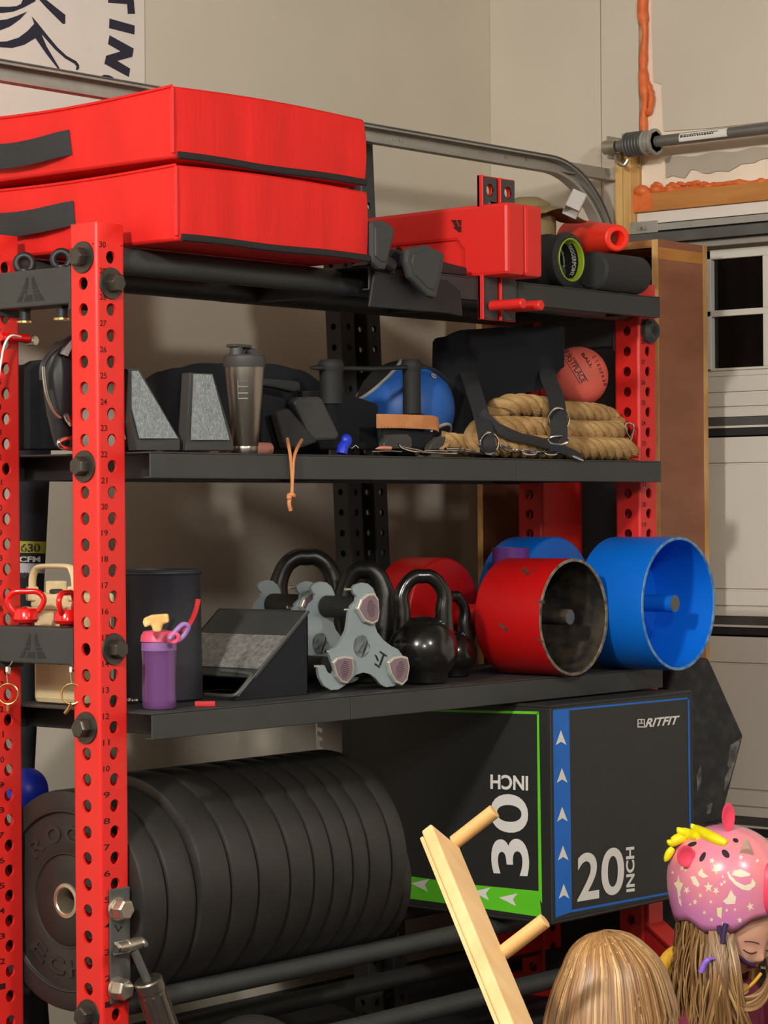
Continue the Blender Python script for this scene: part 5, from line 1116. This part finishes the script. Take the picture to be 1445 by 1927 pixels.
# big hexagonal rubber block by the door
hx = thing('hex_block', 'large chalky black hexagonal rubber block standing before the garage door', 'block', (2.1, -.02, 0))
nh = Vector((-.30, -.95, 0)).normalized(); oh = at(1330, 1390, X=2.07)
H_ = [onpl(x, y, oh, nh) for x, y in ((1268, 1246), (1334, 1238), (1400, 1385), (1358, 1545), (1285, 1560), (1225, 1410))]
obj('block', MB().prism(H_, -nh * .045), M['stone'], hx, smooth=0, bevel=.008)
b = MB(); ce = sum(H_, Vector()) / 6
def hexp(px, py): return onpl(px, py, oh, nh) + nh * .0008
b2_ = MB(); q = random.Random(4)
for P in ([(1374, 1402), (1396, 1388), (1384, 1420), (1372, 1446), (1368, 1440)], [(1380, 1430), (1388, 1415), (1372, 1470), (1362, 1488), (1364, 1462)], [(1330, 1516), (1340, 1510), (1336, 1530), (1330, 1532)], [(1310, 1460), (1318, 1440), (1320, 1470), (1312, 1490)]): flatpoly(b2_, [hexp(*p) for p in P])
obj('chalk_mark', b2_, M['chalk'], hx, smooth=0)['kind'] = 'stuff'
zb = min(p.z for p in H_); cb = sum((p for p in H_), Vector()) / 6 - nh * .05
obj('stand', MB().prism([Vector((cb.x - .11, cb.y - .07, 0)), Vector((cb.x + .11, cb.y - .07, 0)), Vector((cb.x + .08, cb.y - .05, zb + .04)), Vector((cb.x - .08, cb.y - .05, zb + .04))], (0, .11, 0)), M['stone'], hx, smooth=0, bevel=.005)
# folded mats and dark storage low behind the plates
# strut bolted to the front left post
gs = thing('gas_strut', 'silver strut with rod end and bolted bracket low on front post', 'strut', at(290, 1927, Y=-.05))
zA, zB_ = at(225, 1670, Y=-.001).z, at(225, 1886, Y=-.001).z
xl, xr = at(205, 1780, Y=-.002).x, at(243, 1780, Y=-.002).x
obj('bracket', MB().box(xl, xr, -.006, -.0012, zB_, zA), M['galvd'], gs, smooth=0, bevel=.002)
for py, ro, mm in ((1710, .1, 'zinc'), (1860, .5, 'zinc')):
    p = at(220, py, Y=-.006); hexbolt(gs, p, (0, -1, 0), .0235, .0215, .026, mm, ro, mm)
p0 = at(225, 1776, Y=-.006)
obj('clevis', MB().box(p0.x - .018, p0.x + .018, -.035, -.006, p0.z - .004, p0.z + .006).box(p0.x - .018, p0.x + .018, -.012, -.006, p0.z - .02, p0.z + .006), M['galv'], gs, smooth=0, bevel=.002)
pe0, pe1 = at(222, 1784, Y=-.045), at(268, 1772, Y=-.05)
b = MB().cyl(pe0, at(240, 1780, Y=-.046), .010, .011, 16).cyl(at(240, 1780, Y=-.046), at(262, 1774, Y=-.05), .013, .012, 18).torus(at(270, 1773, Y=-.05), .008, .005, (.5, -.5, .6), 18, 8); obj('rod_end', b, M['zinc'], gs)
obj('grub_screw', MB().cyl(at(222, 1785, Y=-.046), at(217, 1787, Y=-.047), .0095, n=6), M['chrome'], gs, smooth=0)
r0, r1 = at(252, 1788, Y=-.05), at(272, 1843, Y=-.052); e1 = at(322, 1965, Y=-.058); dd = (e1 - at(283, 1850, Y=-.052)).normalized(); s0 = at(278, 1843, Y=-.052)
obj('rod', MB().cyl(r0, s0 + dd * .02, .0085, n=20), M['galvd'], gs)
T = Matrix.Translation(s0) @ dd.to_track_quat('Z', 'Y').to_matrix().to_4x4()
obj('cylinder', MB().lathe([(0, 0), (.026, 0), (.029, .003), (.029, .022), (.027, .024), (.027, .22), (0, .22)], T, 36), M['brushed'], gs)
b = MB()
for i in range(10):
    a = i * 2 * pi / 10; b.tube([T @ Vector((.0275 * cos(a), .0275 * sin(a), .03)), T @ Vector((.0275 * cos(a), .0275 * sin(a), .215))], .0028, 6)
obj('flute', b, M['brushed'], gs)['kind'] = 'stuff'
b = MB(); text(b, 'V', plan(at(214, 1752, Y=-.0068), at(230, 1756, Y=-.0068), at(215, 1740, Y=-.0068)), .01); obj('stamp', b, M['zip'], gs, smooth=0)
# wooden peg post held by the child
pk_ = thing('peg_post', 'pale wooden post with two round pegs leaning in the foreground', 'peg post', (0, 0, 0))
t0, t1 = at(838, 1572, D=3.90), at(962, 1870, D=3.62); d = (t1 - t0).normalized()
nn_ = (RT * .80 + UPZ * .36 - FW * .48); nn_ = (nn_ - d * nn_.dot(d)).normalized(); wv = d.cross(nn_).normalized()
Lp = (t0.z - .0) / -d.z - .01
def PP(a, s_, t_): return t0 + d * a + wv * s_ + nn_ * t_
hw = .038; th = .020
T = Matrix((wv, nn_, d)).transposed().to_4x4(); T.translation = t0
obj('post', MB().box(-hw, hw, -th, 0, 0, Lp, T), M['maple'], pk_, smooth=0, bevel=.003)
obj('back_strip', MB().box(-hw - .001, hw + .001, -th - .006, -th, .012, Lp, T), M['maple'], pk_, smooth=0, bevel=.001)
for bx_, by_, ex_, ey_ in ((858, 1583, 922, 1549), (949, 1791, 1008, 1760)):
    p = onpl(bx_, by_, t0, nn_); obj('peg', MB().cyl(p - nn_ * .004, p + nn_ * .078, .0115, n=24), M['dowel'], pk_, bevel=.0015)

# ------------------------------------------------------------------ the two children
def hair_mesh(name, grids, parent):
    """grids: (points[row][col], u0, u1, closed) sheets of hair with uv along the strands"""
    V, Fs, UV = [], [], []
    for G, u0, u1, closed in grids:
        base = len(V); nr, nc = len(G), len(G[0]); V += [tuple(p) for row in G for p in row]
        for i in range(nr - 1):
            for j in range(nc if closed else nc - 1):
                k = (j + 1) % nc; Fs.append((base + i * nc + j, base + i * nc + k, base + (i + 1) * nc + k, base + (i + 1) * nc + j))
                ua, ub = u0 + (u1 - u0) * j / nc, u0 + (u1 - u0) * (j + 1) / nc; va, vb = i / nr, (i + 1) / nr; UV += [(ua, va), (ub, va), (ub, vb), (ua, vb)]
    org = ORG[parent.name]; me = bpy.data.meshes.new(name); me.from_pydata([tuple(Vector(v) - org) for v in V], [], Fs)
    l = me.uv_layers.new(name='UVMap'); l.data.foreach_set('uv', [c for q_ in UV for c in q_])
    me.materials.append(M['hair']); me.shade_smooth(); o = bpy.data.objects.new(name, me); sc.collection.objects.link(o); o.parent = parent; return o
def ribbon_grid(P, wd, up, u, bulge=.3):
    P = [Vector(p) for p in P]; n = len(P); G = []
    for i, p in enumerate(P):
        t = (P[min(n - 1, i + 1)] - P[max(0, i - 1)]).normalized(); o_ = Vector(up(p)) if callable(up) else Vector(up); s_ = t.cross(o_).normalized()
        w_ = wd * (.35 + .65 * sin(pi * min(1, (i + .7) / n)) ** .5) if True else wd
        G.append([p - s_ * w_, p + o_ * w_ * bulge, p + s_ * w_])
    return (G, u, u + .03, False)
HS = lambda x, z, s_, sx, sz: math.exp(-((x) / sx) ** 2 - ((z) / sz) ** 2) * s_
def headfn(d):
    """unit direction (x right, y forward, z up) -> point on a child's head of unit size in metres"""
    x, y, z = d; px, py, pz_ = .068 * x, .086 * y, .095 * z
    if z < 0: px *= 1 - .26 * z * z; py *= 1 - (.20 if y < 0 else .05) * z * z
    if y > 0:
        f = min(1, y * 2.2); X, Z = px, pz_
        py += f * (HS(X, Z + .020, .011, .0085, .010) + HS(X, Z + .008, .005, .007, .016) + HS(X, Z + .041, .0035, .017, .006) + HS(X, Z + .053, .0035, .014, .006) - HS(X, Z + .047, .0022, .018, .0025) + HS(X, Z + .074, .006, .016, .012)
             + sum(-HS(X - s_ * .027, Z - .002, .0065, .013, .010) + HS(X - s_ * .027, Z + .002, .0048, .010, .008) + HS(X - s_ * .034, Z + .036, .006, .018, .018) + HS(X - s_ * .0085, Z + .026, .0035, .005, .005) for s_ in (-1, 1)))
    return Vector((px, py, pz_))
def child(name, label, hc, fdir, pitch, sc_, body_yaw, root_xy, lean, extras):
    root = thing(name, label, 'person', (root_xy[0], root_xy[1], 0))
    fh = Vector((fdir.x, fdir.y, 0)).normalized(); fwd_ = (fh * cos(pitch) - UPZ * sin(pitch)).normalized(); rgt = fwd_.cross(UPZ).normalized(); upv = rgt.cross(fwd_)
    HM = Matrix((rgt, fwd_, upv)).transposed().to_4x4() @ Matrix.Scale(sc_, 4); HM.translation = hc
    b = MB(); n, m = 64, 56; rows = []
    for j in range(m + 1):
        th = pi * j / m
        rows.append([b.v(HM @ headfn((sin(th) * sin(2 * pi * i / n), sin(th) * cos(2 * pi * i / n), cos(th)))) for i in range(n)] if 0 < j < m else [b.v(HM @ headfn((0, 0, cos(th))))])
    for A, B in zip(rows, rows[1:]):
        for i in range(n):
            k = (i + 1) % n
            if len(A) == 1: b.f([A[0], B[k], B[i]])
            elif len(B) == 1: b.f([A[i], A[k], B[0]])
            else: b.f([A[i], A[k], B[k], B[i]])
    for s_ in (-1, 1):
        e = HM @ Vector((s_ * .069, -.006, -.012)); T = Matrix.Translation(e) @ HM.to_3x3().normalized().to_4x4(); b.sphere((0, 0, 0), .017 * sc_, (.38, .62, 1), 16, 10, None) if False else b.sphere(e, .016 * sc_, (.55, .55, 1.05), 16, 10)
    # seated body: skeleton of joints with a radius each
    bf = Vector((sin(body_yaw), cos(body_yaw), 0)); br_ = Vector((bf.y, -bf.x, 0)); o = Vector((root_xy[0], root_xy[1], 0))
    def J(r, f, z): return o + br_ * r * sc_ + bf * (f * sc_ + lean * z) + UPZ * z * sc_
    neck = hc - upv * .075 * sc_ - fwd_ * .025 * sc_; nk2 = J(0, .0, .268)
    nodes = [(J(0, 0, .075), .075), (J(0, -.005, .15), .068), (J(0, -.005, .215), .066), (nk2, .034), (neck, .031), (hc - upv * .03 * sc_ - fwd_ * .02 * sc_, .035)]
    ed = [(0, 1), (1, 2), (2, 3), (3, 4), (4, 5)]
    def add(par, p, r): nodes.append((p, r)); ed.append((par, len(nodes) - 1)); return len(nodes) - 1
    hands = []
    for s_ in (-1, 1):
        a = add(2, J(s_ * .075, -.005, .238), .036); a = add(a, J(s_ * .105, .02, .185), .026); a = add(a, J(s_ * .115, .055, .135), .023); a = add(a, J(s_ * .095, .11, .125), .019); a = add(a, J(s_ * .075, .150, .118), .015)
        hp = add(a, J(s_ * .070, .175, .112), .016); hands.append((s_, hp))
        for k in range(4):
            k1 = add(hp, J(s_ * (.084 - .011 * k), .200 + .004 * (1.5 - abs(k - 1.5)), .108), .0062); k2 = add(k1, J(s_ * (.085 - .0115 * k), .217 + .005 * (1.5 - abs(k - 1.5)), .099), .0056); add(k2, J(s_ * (.084 - .011 * k), .224 + .004 * (1.5 - abs(k - 1.5)), .089), .005)
        k1 = add(a, J(s_ * .050, .168, .116), .0075); k2 = add(k1, J(s_ * .040, .186, .110), .0066); add(k2, J(s_ * .040, .198, .102), .0055)
        l = add(0, J(s_ * .055, .02, .065), .058); l = add(l, J(s_ * .115, .10, .065), .046); l = add(l, J(s_ * .150, .165, .058), .038); l = add(l, J(s_ * .085, .20, .045), .032); l = add(l, J(s_ * .005, .215 + .03 * s_, .036), .024); add(l, J(-s_ * .045, .235 + .03 * s_, .03), .02)
    def skinmesh(sel, grow, sub=2):
        idx = {k: i for i, k in enumerate(sel)}; bm = bmesh.new(); sl = bm.verts.layers.skin.verify(); vs_ = []
        for k in sel: v = bm.verts.new(nodes[k][0]); r = nodes[k][1] * sc_ * 1.0 + grow; v[sl].radius = (r, r); vs_.append(v)
        vs_[0][sl].use_root = True
        for a, c_ in ed:
            if a in idx and c_ in idx: bm.edges.new((vs_[idx[a]], vs_[idx[c_]]))
        me = bpy.data.meshes.new('skeleton'); bm.to_mesh(me); bm.free(); o_ = bpy.data.objects.new('skeleton', me); sc.collection.objects.link(o_)
        o_.modifiers.new('skin', 'SKIN'); md = o_.modifiers.new('sub', 'SUBSURF'); md.levels = sub
        dg = bpy.context.evaluated_depsgraph_get(); me2 = bpy.data.meshes.new_from_object(o_.evaluated_get(dg)); bpy.data.objects.remove(o_); bpy.data.meshes.remove(me); return me2
    me2 = skinmesh(range(len(nodes)), 0, 2)
    b.bm.from_mesh(me2); bpy.data.meshes.remove(me2)
    bmesh.ops.recalc_face_normals(b.bm, faces=b.bm.faces)
    me = bpy.data.meshes.new('body'); b.bm.to_mesh(me); b.bm.free(); o_ = bpy.data.objects.new('body', me); sc.collection.objects.link(o_)
    md = o_.modifiers.new('remesh', 'REMESH'); md.mode = 'VOXEL'; md.voxel_size = .0032; md = o_.modifiers.new('smooth', 'SMOOTH'); md.factor = .5; md.iterations = 2
    dg = bpy.context.evaluated_depsgraph_get(); me2 = bpy.data.meshes.new_from_object(o_.evaluated_get(dg)); bpy.data.objects.remove(o_)
    bb = MB(); bb.bm.from_mesh(me2); obj('body', bb, M['skin'], root, smooth=180)
    arm = [k for k, (p, r) in enumerate(nodes) if k in (0, 1, 2)]
    tors = [0, 1, 2]; chain = {c_: a for a, c_ in ed}
    up_arm = [k for k in range(6, len(nodes)) if chain.get(k) == 2 or chain.get(chain.get(k)) == 2 or chain.get(chain.get(chain.get(k))) == 2]
    bb = MB(); bb.bm.from_mesh(skinmesh(tors + up_arm, .010)); obj('shirt', bb, M[extras['shirt']], root, smooth=180)
    legs = [0] + [k for k in range(6, len(nodes)) if chain.get(k) == 0 or chain.get(chain.get(k)) == 0 or chain.get(chain.get(chain.get(k))) == 0 or chain.get(chain.get(chain.get(chain.get(k)))) == 0]
    bb = MB(); bb.bm.from_mesh(skinmesh(legs, .006)); obj('leggings', bb, M['denim'], root, smooth=180)
    # face details
    def surf(x, z, off=.0006):
        lo, hi = 0., 1.
        dz = max(-.98, min(.98, z / .095)); dx = x / (.068 * (1 - .26 * dz * dz if dz < 0 else 1)); ry_ = math.sqrt(max(.02, 1 - dx * dx - dz * dz)); p = headfn((dx, ry_, dz)); return HM @ (p + Vector((0, off, 0)))
    lipb = MB(); lipb.tube([surf(x, -.043 - .0016 * cos(x * 300) + .0022 * (x / .014) ** 2 * -1, .0) for x in [-.0155 + .00155 * i for i in range(21)]], [.0012 + .0026 * sin(pi * i / 20) for i in range(21)], 8)
    lipb.tube([surf(x, -.0525 + .004 * (x / .014) ** 2, .0) for x in [-.0135 + .00135 * i for i in range(21)]], [.001 + .0032 * sin(pi * i / 20) for i in range(21)], 8); obj('lips', lipb, M['lip'], root)
    lb_ = MB()
    for s_ in (-1, 1):
        lb_.tube([surf(s_ * .027 + x, -.0035 - .004 * (1 - (x / .0125) ** 2), .0012) for x in [-.0125 + .00125 * i for i in range(21)]], .0011, 6)
        lb_.tube([surf(s_ * .027 + x, .017 - .003 * (x / .014) ** 2, .0004) for x in [-.014 + .0014 * i for i in range(21)]], .0009, 6)
    obj('eyelashes', lb_, M['lash'], root)
    return root, HM, rgt, fwd_, upv, J
# --- child with the helmet
hc = at(1381, 1746, D=5.2); kk = FOC / 5.2
fd = (RT * .62 - FW * .78)
kid, HM, rgt, fwd_, upv, J = child('person', 'child in a pink unicorn-style helmet looking down, long hair over maroon shirt', hc, fd, rad(24), 1.0, math.atan2(fd.x, fd.y), (hc.x - fd.x * .05, hc.y - fd.y * .05), .05, dict(shirt='shirt'))
hl = at(1366, 1652, D=5.2); hf = (RT * .84 - FW * .54).normalized(); hs = Vector((-hf.y, hf.x, 0)); hs = hs if hs.dot(FW) < 0 else -hs    # hs: towards the camera
rf, rs, ru = .124, .108, .110
def hinv(p): q_ = p - hl; return q_.dot(hf), q_.dot(hs), q_.z
def hfac(z): return math.sqrt(max(0, 1 - (z / ru) ** 2)) if z > 0 else 1 - .16 * (z / .1) ** 2
def rimz(a):   # a: angle from the front
    a = abs(a); P = [(0, -.062), (.6, -.068), (1.15, -.098), (1.6, -.100), (2.0, -.078), (2.4, -.086), (pi, -.098)]
    for (x0, y0), (x1, y1) in zip(P, P[1:]):
        if a <= x1: f = (a - x0) / (x1 - x0); f = f * f * (3 - 2 * f); return y0 + (y1 - y0) * f
    return P[-1][1]
def hpt(a, z, k=1.): f = hfac(z) * k; return hl + hf * (rf * cos(a) * f) + hs * (rs * sin(a) * f) + UPZ * z
def onhel(px, py, k=1.004):
    r = FW + CR * ((px - CX) / FOC) - CU * ((py - CY) / FOC); lo = None
    def ins(t):
        a, c_, z = hinv(CAM + r * t); f = hfac(z) * k; return z < ru * k and (a / (rf * max(f, 1e-4))) ** 2 + (c_ / (rs * max(f, 1e-4))) ** 2 < 1
    t = 5.0
    while t < 5.4 and not ins(t): t += .002
    if t >= 5.4: return CAM + r * 5.2
    a, c_ = t - .002, t
    for _ in range(14):
        m_ = (a + c_) / 2
        if ins(m_): c_ = m_
        else: a = m_
    return CAM + r * c_
b = MB(); n, m = 72, 26; rows = []
for j in range(m + 1):
    t = j / m; row = []
    for i in range(n):
        a = -pi + 2 * pi * i / n; rz = rimz(a)
        z = ru * cos(t * pi / 2 * 1.25) if t < .8 else (rz) * (t - .8) / .2
        row.append(b.v(hpt(a, z)))
    rows.append(row)
bmesh.ops.pointmerge(b.bm, verts=rows[0], merge_co=hl + UPZ * ru); rows[0] = [v for v in b.bm.verts if v.is_valid and (v.co - (hl + UPZ * ru)).length < 1e-6][:1]
for A, B in zip(rows, rows[1:]):
    for i in range(n):
        k = (i + 1) % n
        b.f([A[0], B[i], B[k]] if len(A) == 1 else [A[i], B[i], B[k], A[k]])
hel = obj('helmet', b, M['helmet'], kid, smooth=60); md = hel.modifiers.new('shell', 'SOLIDIFY'); md.thickness = .012; md.offset = -1
hz2 = lambda P: [(1230 + x / 4.51, 1500 + y / 4.51) for x, y in P]
def hpoly(b, P, k=1.004):
    P = hz2(P); cx_, cy_ = sum(p[0] for p in P) / len(P), sum(p[1] for p in P) / len(P); c_ = b.v(onhel(cx_, cy_, k)); R_ = [b.v(onhel(x, y, k)) for x, y in P]
    for i in range(len(R_)): b.f([c_, R_[i], R_[(i + 1) % len(R_)]])
def star(cx_, cy_, r, n=5, a0=0., sy=1.2): return [(cx_ + (r if i % 2 == 0 else r * .42) * cos(a0 + pi * i / n), cy_ + sy * (r if i % 2 == 0 else r * .42) * sin(a0 + pi * i / n)) for i in range(2 * n)]
b = MB()
for (x, y, r) in ((530, 610, 42), (495, 540, 26), (465, 765, 40), (528, 795, 30), (280, 790, 30), (395, 835, 20), (350, 890, 24), (485, 890, 16), (575, 740, 18), (600, 720, 16), (240, 605, 22), (270, 620, 14), (585, 675, 12), (620, 960, 16), (690, 955, 14), (730, 1045, 24), (590, 1075, 16), (490, 1040, 20), (880, 540, 18), (740, 510, 22), (160, 640, 14), (820, 930, 34), (430, 980, 18), (310, 910, 14)): hpoly(b, star(x, y, r, a0=x * .01))
for P in ([(210, 660), (222, 720), (250, 735), (225, 800), (238, 930), (215, 900), (198, 780), (170, 730), (200, 715)], [(412, 600), (420, 640), (465, 675), (420, 685), (382, 665), (378, 640)], [(655, 785), (680, 830), (700, 850), (690, 905), (620, 910), (585, 885), (625, 850)], [(310, 675), (350, 670), (390, 745), (375, 765), (335, 740)], [(535, 940), (580, 935), (575, 1030), (540, 1010)], [(690, 625), (740, 612), (820, 650), (815, 668), (740, 680), (660, 660)]): hpoly(b, P)
P = [(620, 635), (640, 690), (690, 745), (750, 785), (810, 795), (860, 755), (865, 730), (835, 690), (825, 735), (770, 750), (700, 715), (650, 660), (635, 630)]
for i in range(6): hpoly(b, [P[i], P[i + 1], P[11 - i], P[12 - i]])
obj('star_print', b, M['hprint'], hel, smooth=0)['kind'] = 'stuff'
for cx_, cy_, rx_, ry_, a_ in ((415, 507, 20, 46, .5), (610, 480, 26, 42, -.7), (325, 400, 42, 18, -.35), (695, 367, 26, 18, .4)):
    b = MB(); hpoly(b, [(cx_ + rx_ * cos(t) * cos(a_) - ry_ * sin(t) * sin(a_), cy_ + rx_ * cos(t) * sin(a_) + ry_ * sin(t) * cos(a_)) for t in [2 * pi * i / 18 for i in range(18)]], 1.006); obj('vent', b, M['hhole'], hel, smooth=0)
def leafy(P, w0, name='mane_tuft'):
    Q = [onhel(*p, 1.03) for p in hz2(P)]; Q = smoothpath(Q, 6); n = len(Q); return obj(name, MB().tube(Q, [w0 * max(.12, sin(pi * (.10 + .90 * (i / (n - 1)) ** .8)) ** .7) for i in range(n)], 12), M['hyel'], hel)
leafy([(620, 395), (520, 355), (430, 310), (350, 265), (318, 228)], .0125); leafy([(380, 345), (300, 320), (235, 295), (198, 258)], .0125); leafy([(270, 345), (210, 355), (150, 385), (112, 368)], .0115); leafy([(165, 430), (135, 470), (110, 520), (95, 550)], .0085)
def ear(P0, P1, w_, name='ear'):
    a, c_ = onhel(*hz2([P0])[0], 1.0), at(*hz2([P1])[0], D=(onhel(*hz2([P0])[0]) - CAM).dot(FW) - .01); ax = (c_ - a); L_ = ax.length; ax.normalize(); nrm = (-FW + RT * .3); nrm = (nrm - ax * nrm.dot(ax)).normalized(); sd = ax.cross(nrm)
    T = Matrix((sd, nrm, ax)).transposed().to_4x4(); T.translation = (a + c_) / 2
    b = MB(); n = 24; prof = [(1, 0, .0), (.98, .10, .0), (.80, .12, 0), (.62, -.02, 0), (.0, -.16, 0)]; outer = [(1, 0, 0), (.9, -.22, 0), (.5, -.42, 0), (.0, -.46, 0)]
    for pr in (prof, outer):
        rows = []
        for r, dpt, _ in pr:
            rows.append([b.v(T @ Vector((w_ * r * cos(2 * pi * i / n), dpt * w_, L_ / 2 * r * sin(2 * pi * i / n)))) for i in range(n)] if r else [b.v(T @ Vector((0, dpt * w_, 0)))])
        for A, B in zip(rows, rows[1:]):
            for i in range(n): k = (i + 1) % n; b.f([A[i], A[k], B[0]] if len(B) == 1 else [A[i], A[k], B[k], B[i]])
    return obj(name, b, M['hpink'], hel, smooth=50)
ear((300, 590), (245, 415), .0195); ear((635, 290), (630, 50), .0145)
a, c_ = onhel(*hz2([(785, 485)])[0], .99), at(*hz2([(768, 300)])[0], D=5.17); obj('horn', MB().tube([a, a.lerp(c_, .5), a.lerp(c_, .9), c_], [.014, .010, .0055, .003], 14), M['horn'], hel)
sn_ = at(1446, 1672, D=5.115); b = MB().sphere(sn_, .052, (.44, .44, 1.0), 24, 18); obj('snout', b, M['hpink'], hel)
obj('chin_strap', MB().tube(smoothpath([at(1352, 1742, D=5.10), at(1362, 1770, D=5.10), at(1385, 1796, D=5.115), at(1405, 1812, D=5.13), at(1420, 1818, D=5.15)], 5), 1, 8, flat=(.009, .002), up=lambda: 0) if False else MB().tube(smoothpath([at(1352, 1742, D=5.10), at(1362, 1770, D=5.10), at(1385, 1796, D=5.115), at(1405, 1812, D=5.13), at(1420, 1818, D=5.15)], 5), .0045, 8), M['pstrap'], hel)
obj('ear_strap', MB().tube(smoothpath([at(1366, 1738, D=5.095), at(1362, 1755, D=5.095), at(1360, 1775, D=5.095)], 5), .006, 8), M['pstrap'], hel)
obj('buckle', MB().tube(smoothpath([at(1345, 1804, D=5.08), at(1333, 1806, D=5.075), at(1325, 1815, D=5.075), at(1319, 1830, D=5.075)], 4), [.003] * 4 + [.0065] * 9, 10), M['pbuckle'], hel)
# hair of the helmeted child: sheets falling from under the rim
q = random.Random(11); grids = []
def kidhair(a, s0, ln_, amp, ph, out, D0=0):
    p0 = hpt(a, rimz(a) + .012, .86); P = []
    rad_ = (p0 - Vector((hl.x, hl.y, p0.z))); rad_.z = 0; rad_.normalize(); tg_ = Vector((-rad_.y, rad_.x, 0))
    for i in range(16):
        f = i / 15; P.append(p0 - UPZ * (ln_ * f) + rad_ * (out * sin(f * pi * .6) + .006 * sin(f * 9 + ph)) + tg_ * (amp * sin(f * 5 + ph) * f) + fwd_ * 0)
    return P
n = 40; G = []
for i in range(18):
    f = i / 17; row = []
    for j in range(n):
        a = 1.30 + (2 * pi - 2.6) * j / (n - 1); rz = rimz(((a + pi) % (2 * pi)) - pi); p0 = hpt(a, rz + .014, .84)
        rd = p0 - Vector((hl.x, hl.y, p0.z)); rd.normalize()
        row.append(p0 - UPZ * (.27 * f) + rd * (.012 * sin(f * 2.2) + .004 * sin(j * 1.9 + f * 4)))
    G.append(row)
grids.append((G, 0, 1, False))
for k in range(280):
    a = 1.28 + (2 * pi - 2.56) * q.random(); P = kidhair(((a + pi) % (2 * pi)) - pi, 0, .20 + .09 * q.random(), .016 * (q.random() - .3), q.random() * 6, .014 + .012 * q.random()); c0_ = Vector((hl.x, hl.y, 0))
    grids.append(ribbon_grid(P, .0018 + .0028 * q.random(), lambda p: (Vector((p.x, p.y, 0)) - c0_).normalized(), q.random() * 3))
for k in range(80):   # locks falling forward over the near shoulder
    dz_ = .02 * q.random(); x0 = 1340 + 34 * q.random(); dx = -30 + 95 * q.random() ** 1.3; P = [at(x0 + dx * (f ** 1.4) + 6 * sin(f * 6 + k), 1752 + 215 * f, D=5.105 - .035 * sin(f * pi) + dz_) for f in [i / 13 for i in range(14)]]
    grids.append(ribbon_grid(P, .0018 + .0028 * q.random(), -FW, q.random() * 3))
for k in range(26):   # wavy locks sweeping across the chest
    dz_ = .02 * q.random(); y0 = 1868 + 22 * q.random(); P = [at(x, y0 + y + 3 * sin(x * .05 + k), D=5.09 + dz_) for x, y in ((1340, 40), (1352, 10), (1372, 4), (1395, 8), (1418, 4), (1434, -6), (1444, -22), (1450, -45), (1450, -60))]
    P = smoothpath(P, 3); grids.append(ribbon_grid(P, .003 + .003 * q.random(), -FW, q.random() * 3))
for k in range(22):   # hair on the far side of the face
    dz_ = .03 * q.random(); x0 = 1446 + 14 * q.random(); P = [at(x0 + 18 * f + 5 * sin(f * 7 + k), 1800 + 150 * f, D=5.20 + dz_) for f in [i / 11 for i in range(12)]]
    grids.append(ribbon_grid(P, .004 + .003 * q.random(), -FW, q.random() * 3))
hair_mesh('hair', grids, kid)
P = [at(1240, 1842, D=5.24), at(1252, 1812, D=5.235), at(1268, 1795, D=5.23), at(1290, 1790, D=5.225), at(1310, 1800, D=5.22)]
b = MB().tube(smoothpath(P, 5), .016, 12).tube(smoothpath([at(1250, 1812, D=5.24), at(1258, 1850, D=5.24), at(1268, 1900, D=5.24), at(1276, 1950, D=5.24)], 5), .017, 12); obj('mustard_hood', b, M['mustard'], kid)
b = MB().tube(smoothpath([at(1375, 1862, D=5.135), at(1395, 1866, D=5.12), at(1415, 1852, D=5.12), at(1432, 1832, D=5.13)], 5), .0035, 10); obj('neckline', b, M['mustard'], kid)
# --- blonde child seen from behind
hb = at(1148, 1886, D=3.92); fd = (FW * .9 + RT * .3).normalized()
kid2, HM2, rgt2, fwd2, up2, J2 = child('person', 'child with long straight blonde hair seen from behind at the picture bottom', hb, fd, rad(6), 1.06, math.atan2(fd.x, fd.y), (hb.x, hb.y), .0, dict(shirt='navycot'))
k2 = FOC / 3.92; prof = [(0, 0), (14, 1), (32, 5), (50, 14), (66, 28), (80, 46), (92, 68), (102, 92), (111, 120), (119, 150), (126, 185), (130, 225), (130, 280), (126, 340), (116, 400)]
q = random.Random(21); apex = at(1132, 1752, D=3.92)
def hp2(a, s_, k=1.):
    f = s_ * (len(prof) - 1); j = min(int(f), len(prof) - 2); f -= j; r = prof[j][0] * (1 - f) + prof[j + 1][0] * f; h_ = prof[j][1] * (1 - f) + prof[j + 1][1] * f
    sh = min(1, h_ / 60); cxx = 14 * sh + 2; ca, sa = cos(a), sin(a)
    side = 1.06 if ca > 0 and h_ < 150 else 1.0
    drop = (-ca * 10 if h_ < 80 else -ca * 10 * max(0, 1 - (h_ - 80) / 60)) * min(1, r / 50)
    return apex + RT * ((cxx + r * ca * k * side) / k2) + FW * (r * sa * 1.2 * k / k2) - UPZ * ((h_ - drop * -.6) / k2)
n = 120; G = []
for i in range(40):
    s_ = i / 39; G.append([hp2(2 * pi * j / n, s_, 1 + .012 * sin(j * 2.1) * min(1, s_ * 3) + .008 * sin(j * .7 + 2)) for j in range(n)])
grids = [(G, 0, 2.2, True)]
for k in range(260):
    a = q.random() * 2 * pi; ph = q.random() * 6; s1 = .72 + .28 * q.random(); kk_ = 1.006 + .022 * q.random(); s0 = .04 + .1 * q.random()
    P = [hp2(a + .035 * sin(f * 4 + ph) * f, s0 + (s1 - s0) * f, kk_) for f in [i / 21 for i in range(22)]]
    c0_ = Vector((apex.x, apex.y, 0)); grids.append(ribbon_grid(P, .0016 + .0032 * q.random(), lambda p: ((Vector((p.x, p.y, 0)) - c0_).normalized() + UPZ * .25).normalized(), q.random() * 4, .2))
hair_mesh('hair', grids, kid2)
